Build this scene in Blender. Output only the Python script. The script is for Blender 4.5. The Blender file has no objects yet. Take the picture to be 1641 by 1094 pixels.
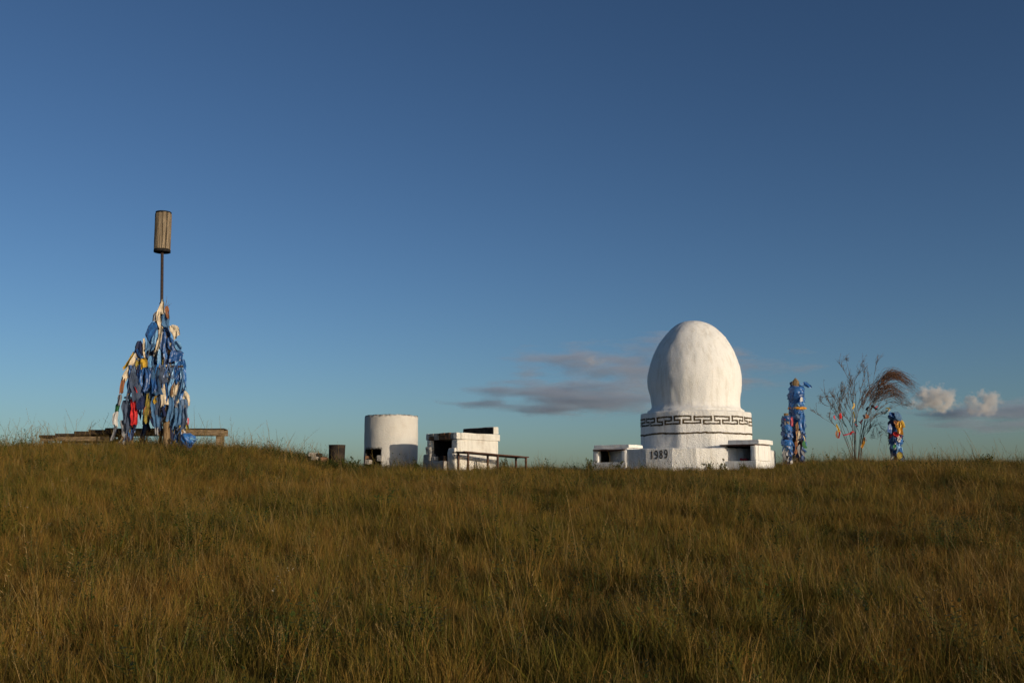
import bpy, bmesh, math, random
import numpy as np
from mathutils import Vector, Matrix, noise

random.seed(7)
R = math.radians
SC = bpy.context.scene
COL = SC.collection

# ------------------------------------------------------------------ camera
CAM_H, PITCH, LENS = 1.6, R(8.3), 35.0
cam_d = bpy.data.cameras.new('camera')
cam_d.lens = LENS; cam_d.sensor_width = 36.0; cam_d.clip_start = 0.1; cam_d.clip_end = 60000
cam = bpy.data.objects.new('camera', cam_d); COL.objects.link(cam)
cam.location = (0, 0, CAM_H); cam.rotation_euler = (R(90) + PITCH, 0, 0)
SC.camera = cam

# ------------------------------------------------------------------ light
SUN_EL, SUN_AZ = R(9.5), R(47.0)      # azimuth: to the right of straight-behind-the-camera
sun_dir = Vector((math.sin(SUN_AZ) * math.cos(SUN_EL), -math.cos(SUN_AZ) * math.cos(SUN_EL), math.sin(SUN_EL)))
sl = bpy.data.lights.new('sun', 'SUN'); sl.energy = 3.1; sl.angle = R(0.53); sl.color = (1.0, 0.85, 0.65)
so = bpy.data.objects.new('sun', sl); COL.objects.link(so)
so.rotation_euler = sun_dir.to_track_quat('Z', 'Y').to_euler()
W = bpy.data.worlds.new('World'); SC.world = W; W.use_nodes = True
wn, wl = W.node_tree.nodes, W.node_tree.links
wn.clear()
sky = wn.new('ShaderNodeTexSky'); sky.sky_type = 'NISHITA'; sky.sun_disc = False
sky.sun_elevation = SUN_EL
sky.sun_rotation = math.atan2(sun_dir.x, sun_dir.y)
sky.altitude = 600; sky.air_density = 0.85; sky.dust_density = 1.6; sky.ozone_density = 2.5
bg = wn.new('ShaderNodeBackground'); bg.inputs['Strength'].default_value = 0.064
wo = wn.new('ShaderNodeOutputWorld')
gam = wn.new('ShaderNodeGamma'); gam.inputs['Gamma'].default_value = 1.25
wl.new(sky.outputs[0], gam.inputs['Color']); wl.new(gam.outputs[0], bg.inputs['Color']); wl.new(bg.outputs[0], wo.inputs['Surface'])
SC.view_settings.view_transform = 'Standard'; SC.view_settings.look = 'None'
SC.view_settings.exposure = 0.0; SC.view_settings.gamma = 1.0
SC.render.engine = 'CYCLES'
SC.cycles.use_denoising = True
SC.cycles.max_bounces = 4; SC.cycles.volume_bounces = 2; SC.cycles.transparent_max_bounces = 12

# ------------------------------------------------------------------ helpers
FPX = 1641 * LENS / 36.0
cth, sth = math.cos(PITCH), math.sin(PITCH)
def P(px, py, d):
    """world point seen at photo pixel (px, py) standing d metres ahead"""
    x, y = (px - 820.5) / FPX, (547 - py) / FPX
    dy, dz = cth - y * sth, sth + y * cth
    k = d / dy
    return Vector((x * k, d, CAM_H + dz * k))
def X(px, d, py=720): return P(px, py, d).x
def Z(py, d): return P(820, py, d).z

def lin(r, g, b):
    f = lambda c: ((c / 255 + 0.055) / 1.055) ** 2.4 if c > 10 else c / 255 / 12.92
    return (f(r), f(g), f(b), 1)

def tag(o, label=None, cat=None, group=None, kind=None):
    if label: o['label'] = label
    if cat: o['category'] = cat
    if group: o['group'] = group
    if kind: o['kind'] = kind
    return o
def empty(name, loc, rz=0.0):
    o = bpy.data.objects.new(name, None); COL.objects.link(o)
    o.location = loc; o.rotation_euler = (0, 0, rz); o.empty_display_size = 0.2
    return o
def mesh_obj(name, verts, faces, m, parent=None, smooth=False, world=False):
    me = bpy.data.meshes.new(name)
    me.from_pydata([tuple(v) for v in verts], [], faces); me.update()
    return link(name, me, m, parent, smooth, world)
def link(name, me, m, parent=None, smooth=False, world=False):
    if smooth: me.polygons.foreach_set('use_smooth', [True] * len(me.polygons))
    if m and not me.materials: me.materials.append(m)
    o = bpy.data.objects.new(name, me); COL.objects.link(o)
    if parent:
        o.parent = parent
        if world:
            Mx = Matrix.Translation(parent.location) @ parent.rotation_euler.to_matrix().to_4x4()
            if parent.parent:
                q = parent.parent
                Mx = Matrix.Translation(q.location) @ q.rotation_euler.to_matrix().to_4x4() @ Mx
            me.transform(Mx.inverted())
    return o
def fbm(p, s, o=4): return noise.fractal(Vector(p) * s, 1.0, 2.0, o)
def rough_box(x0, x1, y0, y1, z0, z1, seg=0.12, amp=0.012, bev=0.02, seed=0, scale=3.0):
    """box with worn edges and an uneven hand-made surface"""
    bm = bmesh.new()
    bmesh.ops.create_cube(bm, size=1.0)
    for v in bm.verts:
        v.co = Vector((x0 + (v.co.x + .5) * (x1 - x0), y0 + (v.co.y + .5) * (y1 - y0), z0 + (v.co.z + .5) * (z1 - z0)))
    if bev > 0:
        bmesh.ops.bevel(bm, geom=list(bm.edges), offset=min(bev, .45 * min(x1-x0, y1-y0, z1-z0)), segments=2, profile=0.6, affect='EDGES')
    for ax in range(3):
        lo, hi = ((x0, x1), (y0, y1), (z0, z1))[ax]
        n = int((hi - lo) / seg)
        for k in range(1, n):
            co = Vector((0, 0, 0)); co[ax] = lo + (hi - lo) * k / n
            no = Vector((0, 0, 0)); no[ax] = 1
            bmesh.ops.bisect_plane(bm, geom=list(bm.verts) + list(bm.edges) + list(bm.faces), plane_co=co, plane_no=no)
    off = Vector((seed * 7.3, seed * 3.1, seed * 5.7))
    for v in bm.verts:
        p = v.co + off
        v.co += Vector((noise.noise(p * scale), noise.noise(p * scale + Vector((31, 0, 0))), noise.noise(p * scale + Vector((0, 47, 0))))) * amp
        v.co += Vector((noise.noise(p * scale * 5), noise.noise(p * scale * 5 + Vector((9, 0, 0))), noise.noise(p * scale * 5 + Vector((0, 4, 0))))) * amp * .4
    me = bpy.data.meshes.new('box'); bm.to_mesh(me); bm.free()
    return me
def rbox(name, dims, m, parent=None, seed=0, smooth=False, **k):
    return link(name, rough_box(*dims, seed=seed, **k), m, parent, smooth)
def tube_data(pts, radii, sides=6, cap=True):
    vs, fs = [], []
    n = len(pts); prev = None
    for i in range(n):
        t = (Vector(pts[min(i + 1, n - 1)]) - Vector(pts[max(i - 1, 0)]))
        t = t.normalized() if t.length > 1e-9 else Vector((0, 0, 1))
        a = prev if prev is not None else (Vector((1, 0, 0)) if abs(t.x) < .9 else Vector((0, 1, 0)))
        a = (a - t * a.dot(t)).normalized(); b = t.cross(a); prev = a
        for k in range(sides):
            an = 2 * math.pi * k / sides
            vs.append(Vector(pts[i]) + (a * math.cos(an) + b * math.sin(an)) * radii[i])
    for i in range(n - 1):
        for k in range(sides):
            k2 = (k + 1) % sides
            fs.append((i * sides + k, i * sides + k2, (i + 1) * sides + k2, (i + 1) * sides + k))
    if cap:
        fs.append(tuple(range(sides - 1, -1, -1))); fs.append(tuple((n - 1) * sides + k for k in range(sides)))
    return vs, fs
class MB:
    def __init__(s): s.v, s.f = [], []
    def add(s, vs, fs):
        b = len(s.v); s.v += list(vs); s.f += [tuple(i + b for i in f) for f in fs]
    def tube(s, pts, radii, sides=6): s.add(*tube_data(pts, radii, sides))
    def build(s, name, m, parent=None, smooth=True, world=True): return mesh_obj(name, s.v, s.f, m, parent, smooth, world)
def spline(ctrl, n):
    """Catmull-Rom through control points"""
    c = [Vector(p) for p in ctrl]; c = [c[0] * 2 - c[1]] + c + [c[-1] * 2 - c[-2]]
    out = []; segs = len(c) - 3
    for i in range(n):
        t = i / (n - 1) * segs; k = min(int(t), segs - 1); u = t - k
        p0, p1, p2, p3 = c[k:k + 4]
        out.append(0.5 * ((2 * p1) + (p2 - p0) * u + (2 * p0 - 5 * p1 + 4 * p2 - p3) * u * u + (3 * p1 - p0 - 3 * p2 + p3) * u ** 3))
    return out

# ------------------------------------------------------------------ materials
def mat(name, rough=0.8, spec=0.3):
    m = bpy.data.materials.new(name); m.use_nodes = True
    nt = m.node_tree; b = nt.nodes['Principled BSDF']
    b.inputs['Roughness'].default_value = rough; b.inputs['Specular IOR Level'].default_value = spec
    return m, nt, b
def nz(nt, scale, detail=6, coord='Object', rough=.55, stretch=None):
    tc = nt.nodes.new('ShaderNodeTexCoord')
    n = nt.nodes.new('ShaderNodeTexNoise'); n.inputs['Scale'].default_value = scale; n.inputs['Detail'].default_value = detail
    n.inputs['Roughness'].default_value = rough
    src = tc.outputs[coord]
    if coord == 'World':
        pass
    if stretch:
        mp = nt.nodes.new('ShaderNodeMapping'); mp.inputs['Scale'].default_value = stretch
        nt.links.new(src, mp.inputs['Vector']); src = mp.outputs[0]
    nt.links.new(src, n.inputs['Vector'])
    return n.outputs['Fac']
def ramp(nt, fac, stops):
    r = nt.nodes.new('ShaderNodeValToRGB'); cr = r.color_ramp
    while len(cr.elements) < len(stops): cr.elements.new(.5)
    for e, (p, c) in zip(cr.elements, stops): e.position = p; e.color = c if len(c) == 4 else (*c, 1)
    nt.links.new(fac, r.inputs[0]); return r.outputs[0]
def mix(nt, fac, a, b, mode='MIX'):
    n = nt.nodes.new('ShaderNodeMix'); n.data_type = 'RGBA'; n.blend_type = mode
    for s, v in ((0, fac), (6, a), (7, b)):
        if hasattr(v, 'links'): nt.links.new(v, n.inputs[s])
        else: n.inputs[s].default_value = v
    return n.outputs[2]
def bump(nt, b, h, dist, strength=1.0):
    n = nt.nodes.new('ShaderNodeBump'); n.inputs['Distance'].default_value = dist; n.inputs['Strength'].default_value = strength
    nt.links.new(h, n.inputs['Height']); nt.links.new(n.outputs[0], b.inputs['Normal'])

def stucco(name, base=(.86, .84, .80), dirt=(.60, .56, .50), dirt_at=.62, grain=.005):
    m, nt, b = mat(name, .9, .15)
    big = nz(nt, 1.7, 8, rough=.65); fine = nz(nt, 14, 10, rough=.7)
    c = ramp(nt, big, [(.35, base), (dirt_at, tuple(x * .95 for x in base)), (.85, dirt)])
    c2 = ramp(nt, fine, [(.28, dirt), (.40, (1, 1, 1)), (1, (1, 1, 1))])
    col = mix(nt, .5, c, c2, 'MULTIPLY')
    st = ramp(nt, nz(nt, 2.2, 7, rough=.7, stretch=(3.2, 3.2, .35)), [(.36, (.80, .775, .73)), (.50, (1, 1, 1))])
    col = mix(nt, .75, col, st, 'MULTIPLY')
    nt.links.new(col, b.inputs['Base Color'])
    h = nt.nodes.new('ShaderNodeMath'); h.operation = 'ADD'
    nt.links.new(nz(nt, 9, 8, rough=.6), h.inputs[0]); nt.links.new(nz(nt, 38, 4), h.inputs[1])
    bump(nt, b, h.outputs[0], grain * 2)
    return m
M = {}
M['stucco'] = stucco('white_plaster')
M['rough'] = stucco('rough_cast_plaster', grain=.016)
M['drum'] = stucco('stained_plaster', (.79, .76, .70), (.42, .39, .34), .55, .005)
M['wash'] = stucco('whitewashed_brick', (.78, .75, .68), (.42, .33, .25), .52, .010)
M['pale_stone'] = stucco('pale_stone', (.52, .49, .44), (.25, .22, .19), .5, .012)
def simple(name, c1, c2, scale=8, rough=.8, spec=.2, bmp=.004, stretch=None, detail=6):
    m, nt, b = mat(name, rough, spec)
    f = nz(nt, scale, detail, stretch=stretch)
    nt.links.new(ramp(nt, f, [(.32, c1), (.68, c2)]), b.inputs['Base Color'])
    if bmp: bump(nt, b, f, bmp)
    return m
M['paint'] = simple('brown_black_paint', (.034, .025, .013), (.095, .065, .028), 9, .7)
_m, _nt, _b = mat('flaking_brown_paint', .75, .2)
_f = nz(_nt, 26, 8, rough=.7)
_nt.links.new(mix(_nt, ramp(_nt, _f, [(.58, (0, 0, 0)), (.70, (1, 1, 1))]), ramp(_nt, nz(_nt, 6, 6), [(.3, (.030, .022, .012)), (.7, (.105, .072, .032))]), (.55, .50, .42, 1)), _b.inputs['Base Color'])
M['paint'] = _m
M['soot'] = simple('sooty_brick', (.010, .009, .009), (.045, .040, .036), 11, .95, .05)
M['brick'] = simple('weathered_brick', (.10, .055, .034), (.34, .18, .10), 9, .9, .1, .006)
M['brick_pale'] = simple('pale_limed_brick', (.30, .25, .20), (.55, .50, .44), 9, .9, .1, .006)
M['rust'] = simple('rusty_iron', (.045, .022, .015), (.12, .055, .035), 20, .75, .3, .002)
M['iron'] = simple('dark_iron_tube', (.035, .025, .022), (.075, .05, .04), 14, .55, .4, .001)
M['cap'] = simple('black_cap', (.008, .008, .008), (.025, .022, .02), 14, .8, .2)
M['slat'] = simple('weathered_slat_wood', (.10, .075, .048), (.34, .265, .18), 3, .85, .1, .006, (14, 14, .8))
M['wood'] = simple('grey_brown_timber', (.12, .080, .045), (.33, .245, .155), 3, .85, .1, .006, (2, 12, 12))
M['post'] = simple('old_post_wood', (.11, .07, .038), (.32, .22, .12), 3, .85, .1, .008, (12, 12, .9))
M['dark_wood'] = simple('weathered_shaded_plank', (.020, .016, .013), (.085, .060, .040), 4, .9, .1, .006, (12, 2, 12))  # weathered timber; the shade on the plank ends is put into its dark colour
M['bark'] = simple('brown_twig', (.075, .052, .040), (.20, .145, .11), 12, .85, .1, 0)
M['plume'] = simple('russet_twig', (.075, .038, .022), (.20, .105, .062), 12, .85, .1, 0)
def cloth(name, c, rough=.5, spec=.35, sheen=.2):
    m, nt, b = mat('cloth_' + name, rough, spec)
    c = lin(*c)[:3]
    f = nz(nt, 7, 5)
    nt.links.new(ramp(nt, f, [(.3, tuple(x * .62 for x in c)), (.6, c), (.85, tuple(min(1, x * 1.12 + .015) for x in c))]), b.inputs['Base Color'])
    b.inputs['Sheen Weight'].default_value = sheen
    bump(nt, b, nz(nt, 9, 2, stretch=(1.6, 1.6, .6)), .03, .6)
    return m
C = {k: cloth(k, v, *r) for k, (v, r) in {
    'blue': ((44, 106, 176), (.38, .5)), 'royal': ((30, 78, 138), (.38, .5)), 'navy': ((18, 32, 74), (.6, .3)), 'sky': ((110, 160, 204), (.4, .5)),
    'faded': ((92, 116, 148), (.7, .2)), 'slate': ((74, 86, 108), (.8, .1)), 'steel': ((66, 106, 146), (.6, .3)), 'cream': ((214, 198, 172), (.75, .2)),
    'white': ((212, 208, 204), (.7, .2)), 'grey': ((140, 140, 144), (.8, .1)), 'yellow': ((200, 160, 48), (.5, .4)), 'olive': ((150, 132, 56), (.7, .2)),
    'gold': ((224, 152, 20), (.35, .5)), 'red': ((216, 40, 40), (.55, .3)), 'crimson': ((168, 22, 52), (.5, .4)), 'rust': ((148, 96, 64), (.7, .2)),
    'green': ((40, 110, 60), (.6, .3)), 'pink': ((200, 110, 120), (.6, .3)), 'tan': ((150, 116, 84), (.8, .1)), 'teal': ((28, 70, 80), (.6, .3)), 'dark': ((34, 30, 36), (.8, .1))}.items()}

# ------------------------------------------------------------------ ground
CREST_D = 25.5
_tab = [(-1600, 746), (-600, 738), (0, 726), (100, 721), (250, 720), (350, 723), (420, 731), (480, 744), (560, 757), (700, 759), (850, 758),
        (940, 759), (1000, 757), (1180, 755), (1250, 753), (1300, 747), (1400, 745), (1500, 749), (1570, 745), (1641, 753), (1800, 762), (2400, 774)]
_cx = np.array([P(a, b, CREST_D).x for a, b in _tab]); _cz = np.array([P(a, b, CREST_D).z for a, b in _tab])
_xs = np.linspace(-80, 80, 1601); _zs = np.interp(_xs, _cx, _cz)
_k = np.exp(-np.linspace(-2.2, 2.2, 13) ** 2); _k /= _k.sum()
_zs = np.convolve(np.pad(_zs, 6, mode='edge'), _k, mode='valid')
def ground_np(x, y):
    x = np.asarray(x, float); y = np.asarray(y, float)
    zc = np.interp(x, _xs, _zs)
    t = np.clip(y / CREST_D, 0, 1)
    h = t * (1 + .30 * (1 - t))
    z = zc * h
    over = np.clip(y - CREST_D, 0, None)
    z = z + .70 * zc / CREST_D * 1.2 * (1 - np.exp(-over / 1.2))
    back = np.clip(y - 31.5, 0, None)
    z = z - np.where(back < 9, .008 * back ** 2, .648 + .144 * (back - 9))
    beh = np.clip(-y, 0, None)
    z = z - .05 * np.minimum(beh, 30)
    amp = np.clip(1.2 - np.abs(y - 12) / 30, 0.15, 1)
    z = z + amp * (.05 * np.sin(x * .9 + 1.3 * np.sin(y * .45)) * np.cos(y * .75 + .6 * x) + .035 * np.sin(x * 2.1 + y * 1.3) * np.sin(y * 1.9 - x * .7)) * np.clip((CREST_D + 1 - y) / 4, .12, 1)
    z = z - np.where(np.abs(x) > 40, .04 * (np.abs(x) - 40), 0)
    return np.maximum(z, -3.0)
def G(x, y): return float(ground_np(x, y))

def build_ground():
    ys = np.concatenate([np.array([-3000, -600, -120, -50, -30, -20, -12, -8, -5]), np.arange(-3, 45, .33), np.array([46, 50, 55, 62, 75, 100, 160, 400, 1200, 6000])])
    xs = np.concatenate([np.array([-6000, -1200, -400, -160, -90, -60, -45]), np.arange(-36, 36.01, .4), np.array([45, 60, 90, 160, 400, 1200, 6000])])
    XX, YY = np.meshgrid(xs, ys); ZZ = ground_np(XX, YY)
    nx, ny = len(xs), len(ys)
    v = np.stack([XX.ravel(), YY.ravel(), ZZ.ravel()], 1)
    f = [(j * nx + i, j * nx + i + 1, (j + 1) * nx + i + 1, (j + 1) * nx + i) for j in range(ny - 1) for i in range(nx - 1)]
    m, nt, b = mat('steppe_soil', .95, .05)
    f1 = nz(nt, .6, 8, rough=.6); f2 = nz(nt, 14, 8, rough=.7)
    c = mix(nt, .6, ramp(nt, f1, [(.35, (.045, .040, .016)), (.65, (.085, .058, .028))]), ramp(nt, f2, [(.3, (.25, .2, .15)), (.7, (1, 1, 1))]), 'MULTIPLY')
    nt.links.new(c, b.inputs['Base Color']); bump(nt, b, f2, .04)
    o = mesh_obj('ground', v.tolist(), f, m, None, True); tag(o, 'grassy steppe rise with a low rounded crest', 'ground', kind='structure')
build_ground()

# ------------------------------------------------------------------ clouds (volumes some kilometres off)
def cloud(name, label, px0, px1, py0, py1, d, thick, density, scale, thr, color, seed, aniso=0.1, edge=.22, fallw=.42):
    a, b = P(px0, py1, d), P(px1, py0, d)
    c = (a + b) / 2; sx, sz = (b.x - a.x) / 2, (b.z - a.z) / 2
    bm = bmesh.new(); bmesh.ops.create_icosphere(bm, subdivisions=4, radius=1.0)
    for v in bm.verts: v.co = Vector((v.co.x * sx, v.co.y * thick, v.co.z * sz))
    me = bpy.data.meshes.new(name); bm.to_mesh(me); bm.free()
    m = bpy.data.materials.new(name + '_vapour'); m.use_nodes = True; nt = m.node_tree; nt.nodes.clear()
    out = nt.nodes.new('ShaderNodeOutputMaterial'); pv = nt.nodes.new('ShaderNodeVolumePrincipled')
    pv.inputs['Color'].default_value = (*color, 1); pv.inputs['Anisotropy'].default_value = aniso
    tc = nt.nodes.new('ShaderNodeTexCoord')
    mp = nt.nodes.new('ShaderNodeMapping'); mp.inputs['Location'].default_value = (seed * 3.3, seed * 1.7, seed * .9); mp.inputs['Scale'].default_value = scale
    nt.links.new(tc.outputs['Object'], mp.inputs['Vector'])
    n = nt.nodes.new('ShaderNodeTexNoise'); n.inputs['Scale'].default_value = 1; n.inputs['Detail'].default_value = 6; n.inputs['Roughness'].default_value = .55
    nt.links.new(mp.outputs[0], n.inputs['Vector'])
    nm = nt.nodes.new('ShaderNodeMapping'); nm.inputs['Scale'].default_value = (1 / sx, 1 / thick, 1 / sz)
    nt.links.new(tc.outputs['Object'], nm.inputs['Vector'])
    ln = nt.nodes.new('ShaderNodeVectorMath'); ln.operation = 'LENGTH'; nt.links.new(nm.outputs[0], ln.inputs[0])
    def mth(op, a, b):
        q = nt.nodes.new('ShaderNodeMath'); q.operation = op
        for i, s in enumerate((a, b)):
            if hasattr(s, 'links'): nt.links.new(s, q.inputs[i])
            else: q.inputs[i].default_value = s
        return q.outputs[0]
    fall = mth('MULTIPLY', mth('SUBTRACT', 1.0, mth('POWER', ln.outputs['Value'], 2.0)), fallw)
    val = mth('ADD', n.outputs['Fac'], fall)
    mr = nt.nodes.new('ShaderNodeMapRange'); mr.inputs['From Min'].default_value = thr; mr.inputs['From Max'].default_value = thr + edge
    mr.inputs['To Max'].default_value = density
    nt.links.new(val, mr.inputs['Value'])
    nt.links.new(mr.outputs[0], pv.inputs['Density']); nt.links.new(pv.outputs[0], out.inputs['Volume'])
    o = link(name, me, m); o.location = c
    return tag(o, label, 'cloud', 'low clouds over the horizon')
GREY = (.62, .69, .83)
cloud('cloud', 'long flat blue-grey cloud streak low in the sky left of the dome', 690, 1130, 596, 680, 5000, 220, .0115, (.0034, .006, .019), .62, GREY, 2, .1, .20, .26)
cloud('cloud', 'broad faint grey-mauve cloud bank passing behind the dome', 760, 1330, 530, 645, 5300, 240, .0075, (.0036, .005, .015), .62, (.72, .74, .83), 4, .1, .24, .26)
cloud('cloud', 'small pale cloud tuft just left of the dome', 915, 990, 562, 592, 5100, 60, .016, (.014, .014, .018), .78, (.9, .88, .88), 9)
cloud('cloud', 'pale puffy cumulus just right of the feathery plume', 1440, 1556, 600, 678, 4600, 110, .030, (.021, .021, .022), .80, (.97, .95, .93), 5, .1, .10)
cloud('cloud', 'smaller pale puff at the right end of the cumulus row', 1530, 1625, 610, 680, 4650, 100, .026, (.022, .022, .023), .82, (.97, .95, .93), 23, .1, .10)
cloud('cloud', 'flat grey cloud base stretching to the right edge under the pale puffs', 1400, 1800, 632, 700, 4800, 170, .0110, (.0030, .005, .019), .62, GREY, 13, .1, .22, .28)

# ------------------------------------------------------------------ white domed shrine
SD = 28.0; SX = X(1115.5, SD, 700)
sg = G(SX, SD)
PXM = FPX / (SD * cth + (Z(680, SD) - CAM_H) * sth)       # photo pixels per metre at the shrine
shrine = empty('shrine', (SX, SD, 0))
tag(shrine, 'white egg-shaped domed shrine on a polygonal drum with dark meander band', 'shrine')
VA = R(4)       # a corner of the twelve-sided drum, measured from straight towards the camera
def poly_r(th, n=12, soft=.0):
    a = ((th - VA) % (2 * math.pi / n)) - math.pi / n
    return math.cos(math.pi / n) / math.cos(a)
def lathe(name, prof, m, parent, seg=144, bump_amp=0.012, close_top=True, seed=0):
    """prof: list of (radius, z, polygon blend)"""
    vs, fs = [], []
    for (r, z, pb) in prof:
        for k in range(seg):
            th = 2 * math.pi * k / seg
            rr = r * (1 + pb * (poly_r(th) - 1))
            p = Vector((math.sin(th) * rr, -math.cos(th) * rr, z))
            q = p + Vector((seed * 5, 0, 0))
            d = noise.noise(q * 1.3) * bump_amp * 1.6 + noise.noise(q * 5) * bump_amp * .7 + noise.noise(q * 14) * bump_amp * .35
            if r > 1e-3: p += Vector((math.sin(th), -math.cos(th), .3)) * d
            vs.append(p)
    n = len(prof)
    for i in range(n - 1):
        for k in range(seg):
            k2 = (k + 1) % seg
            fs.append((i * seg + k, i * seg + k2, (i + 1) * seg + k2, (i + 1) * seg + k))
    if close_top:
        vs.append(Vector((0, 0, prof[-1][1] + .004))); t = len(vs) - 1
        for k in range(seg): fs.append(((n - 1) * seg + k, (n - 1) * seg + (k + 1) % seg, t))
    return mesh_obj(name, vs, fs, m, parent, True)
def ZS(py, r=1.45): return Z(py, SD - r)
dome_pts = [(66.2, 22), (68, 46), (71, 68), (75, 88), (80, 107), (88, 132), (100, 160), (120, 195), (150, 234), (200, 284), (250, 324), (300, 357), (350, 384), (400, 409), (450, 429), (500, 447), (550, 461), (600, 473),
            (650, 480), (700, 483), (750, 481), (800, 474), (850, 465), (900, 457), (940, 455), (965, 457), (985, 466), (1000, 482), (1008, 497)]
prof = [(500 / 6.435 / PXM, ZS(660, .5) - .12, .15)]
for zy, hw in reversed(dome_pts):
    prof.append((hw / 6.435 / PXM, ZS(500 + zy / 6.435, .5), max(0, min(.15, (zy - 700) / 1000))))
lathe('dome', prof, M['stucco'], shrine, bump_amp=.022)
DR = 88.3 / PXM / .985
zt, zb = ZS(657.0), ZS(718)
dp = [(DR, zb - .45, 1), (DR, zb, 1)]
for i in range(1, 13): dp.append((DR, zb + (zt - .05 - zb) * i / 12, .95))
dp += [(DR * .992, zt - .015, .9), (DR * .975, zt, .9), (DR * .93, zt + .012, .9), (DR * .6, zt + .02, .9)]
drum = lathe('drum', dp, M['rough'], shrine, bump_amp=.010, seed=3)
# painted meander and stripe: thin raised strokes that follow the drum
def drum_pt(th, z, off):
    rr = DR * (1 + .95 * (poly_r(th) - 1))
    q = Vector((math.sin(th) * rr + 15, -math.cos(th) * rr, z))
    d = noise.noise(q * 1.3) * .016 + noise.noise(q * 5) * .007
    rr += d + off
    return Vector((math.sin(th) * rr, -math.cos(th) * rr, z))
def stroke(mb, path, w, seed, step=.02):
    """path in (arc metres, z); a ribbon with slightly wavering edges"""
    dens = []
    for (a, b) in zip(path[:-1], path[1:]):
        n = max(2, int(math.hypot(b[0] - a[0], b[1] - a[1]) / step))
        dx, dz = b[0] - a[0], b[1] - a[1]; L = math.hypot(dx, dz); ux, uz = dx / L, dz / L
        base = len(mb.v)
        for i in range(n + 1):
            t = i / n; e = (-w / 2 if i == 0 else w / 2 if i == n else 0)
            s, z = a[0] + dx * t + ux * e, a[1] + dz * t + uz * e
            wv = noise.noise(Vector((s * 6 + seed, z * 6, seed))) * .012
            for sd in (-1, 1):
                ww = w / 2 * (1 + .45 * noise.noise(Vector((s * 22, z * 22, sd * 5 + seed))))
                ss, zz = s - uz * sd * ww, z + ux * sd * ww + wv
                th = ss / DR
                for off in (-.02, .006): mb.v.append(drum_pt(th, zz, off))
        for i in range(n):
            k = base + i * 4
            mb.f += [(k + 1, k + 5, k + 7, k + 3), (k, k + 4, k + 5, k + 1), (k + 2, k + 3, k + 7, k + 6)]
mb = MB(); zt2, zb2 = ZS(667.2), ZS(678.3); NP = 18; per = 2 * math.pi * DR / NP
for k in range(NP):
    s0 = k * per + per * .41
    un = [(0, 1), (.83, 1), (.83, .47), (.465, .47), (.465, 0), (1.30, 0), (1.30, .47), (1.015, .47), (1.015, 1)]
    stroke(mb, [(s0 + u * per, zb2 + (zt2 - zb2) * v + (.012 * math.sin(k * 1.7))) for u, v in un], .043, k * 1.3)
mb.build('meander_band', M['paint'], drum, False, False)
mb = MB(); zl = ZS(693.5)
stroke(mb, [(2 * math.pi * DR * k / 24, zl + .01 * math.sin(k * 1.9)) for k in range(25)], .046, 5.0)
mb.build('stripe', M['paint'], drum, False, False)
# polygonal plinth
rx = lambda px, dy: X(px, SD + dy, 735) - SX
plan = [(rx(1116, -2.55), -2.55), (rx(1077, -2.41), -2.41), (rx(1035, -1.98), -1.98), (rx(1001, -1.50), -1.50), (-2.5, -.6), (-2.2, .7), (-1.4, 2.0), (0, 2.4), (1.4, 2.0), (2.1, .8), (2.1, -.4), (1.6, -1.5), (.8, -2.22), (rx(1154, -2.44), -2.44)]
pz1 = Z(717.5, SD - 2.4); pz0 = sg - .75
def prism(name, plan, z0, z1, m, parent, amp=.012, grow=0.0, seed=0, seg=.1):
    pts = []
    n = len(plan)
    for i in range(n):
        a, b = Vector(plan[i]), Vector(plan[(i + 1) % n]); k = max(1, int((b - a).length / seg))
        for j in range(k): pts.append(a.lerp(b, j / k))
    vs, fs = [], []
    nz_ = max(2, int((z1 - z0) / seg)); N = len(pts)
    for i in range(nz_ + 2):
        ins = 0
        z = z0 + (z1 - .02 - z0) * min(i, nz_) / nz_
        if i == nz_ + 1: ins, z = .025, z1
        for p in pts:
            d = p.normalized(); q = p + d * (grow - ins)
            v = Vector((q.x, q.y, z)); w = v + Vector((seed, 0, 0))
            e = noise.noise(w * 2.0) * amp + noise.noise(w * 9) * amp * .5
            vs.append(v + Vector((d.x, d.y, 0)) * e + Vector((0, 0, noise.noise(w * 4) * .008 if i > nz_ - 1 else 0)))
    for i in range(nz_ + 1):
        for k in range(N):
            k2 = (k + 1) % N
            fs.append((i * N + k2, i * N + k, (i + 1) * N + k, (i + 1) * N + k2))
    vs.append(Vector((0, 0, z1))); t = len(vs) - 1
    for k in range(N): fs.append(((nz_ + 1) * N + (k + 1) % N, (nz_ + 1) * N + k, t))
    return mesh_obj(name, vs, fs, m, parent)
plinth = prism('plinth', plan, pz0, pz1, M['rough'], shrine, .004)
prism('footing', plan, pz0, Z(747.5, SD - 2.5), M['stucco'], shrine, .03, .07, 8)
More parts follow.
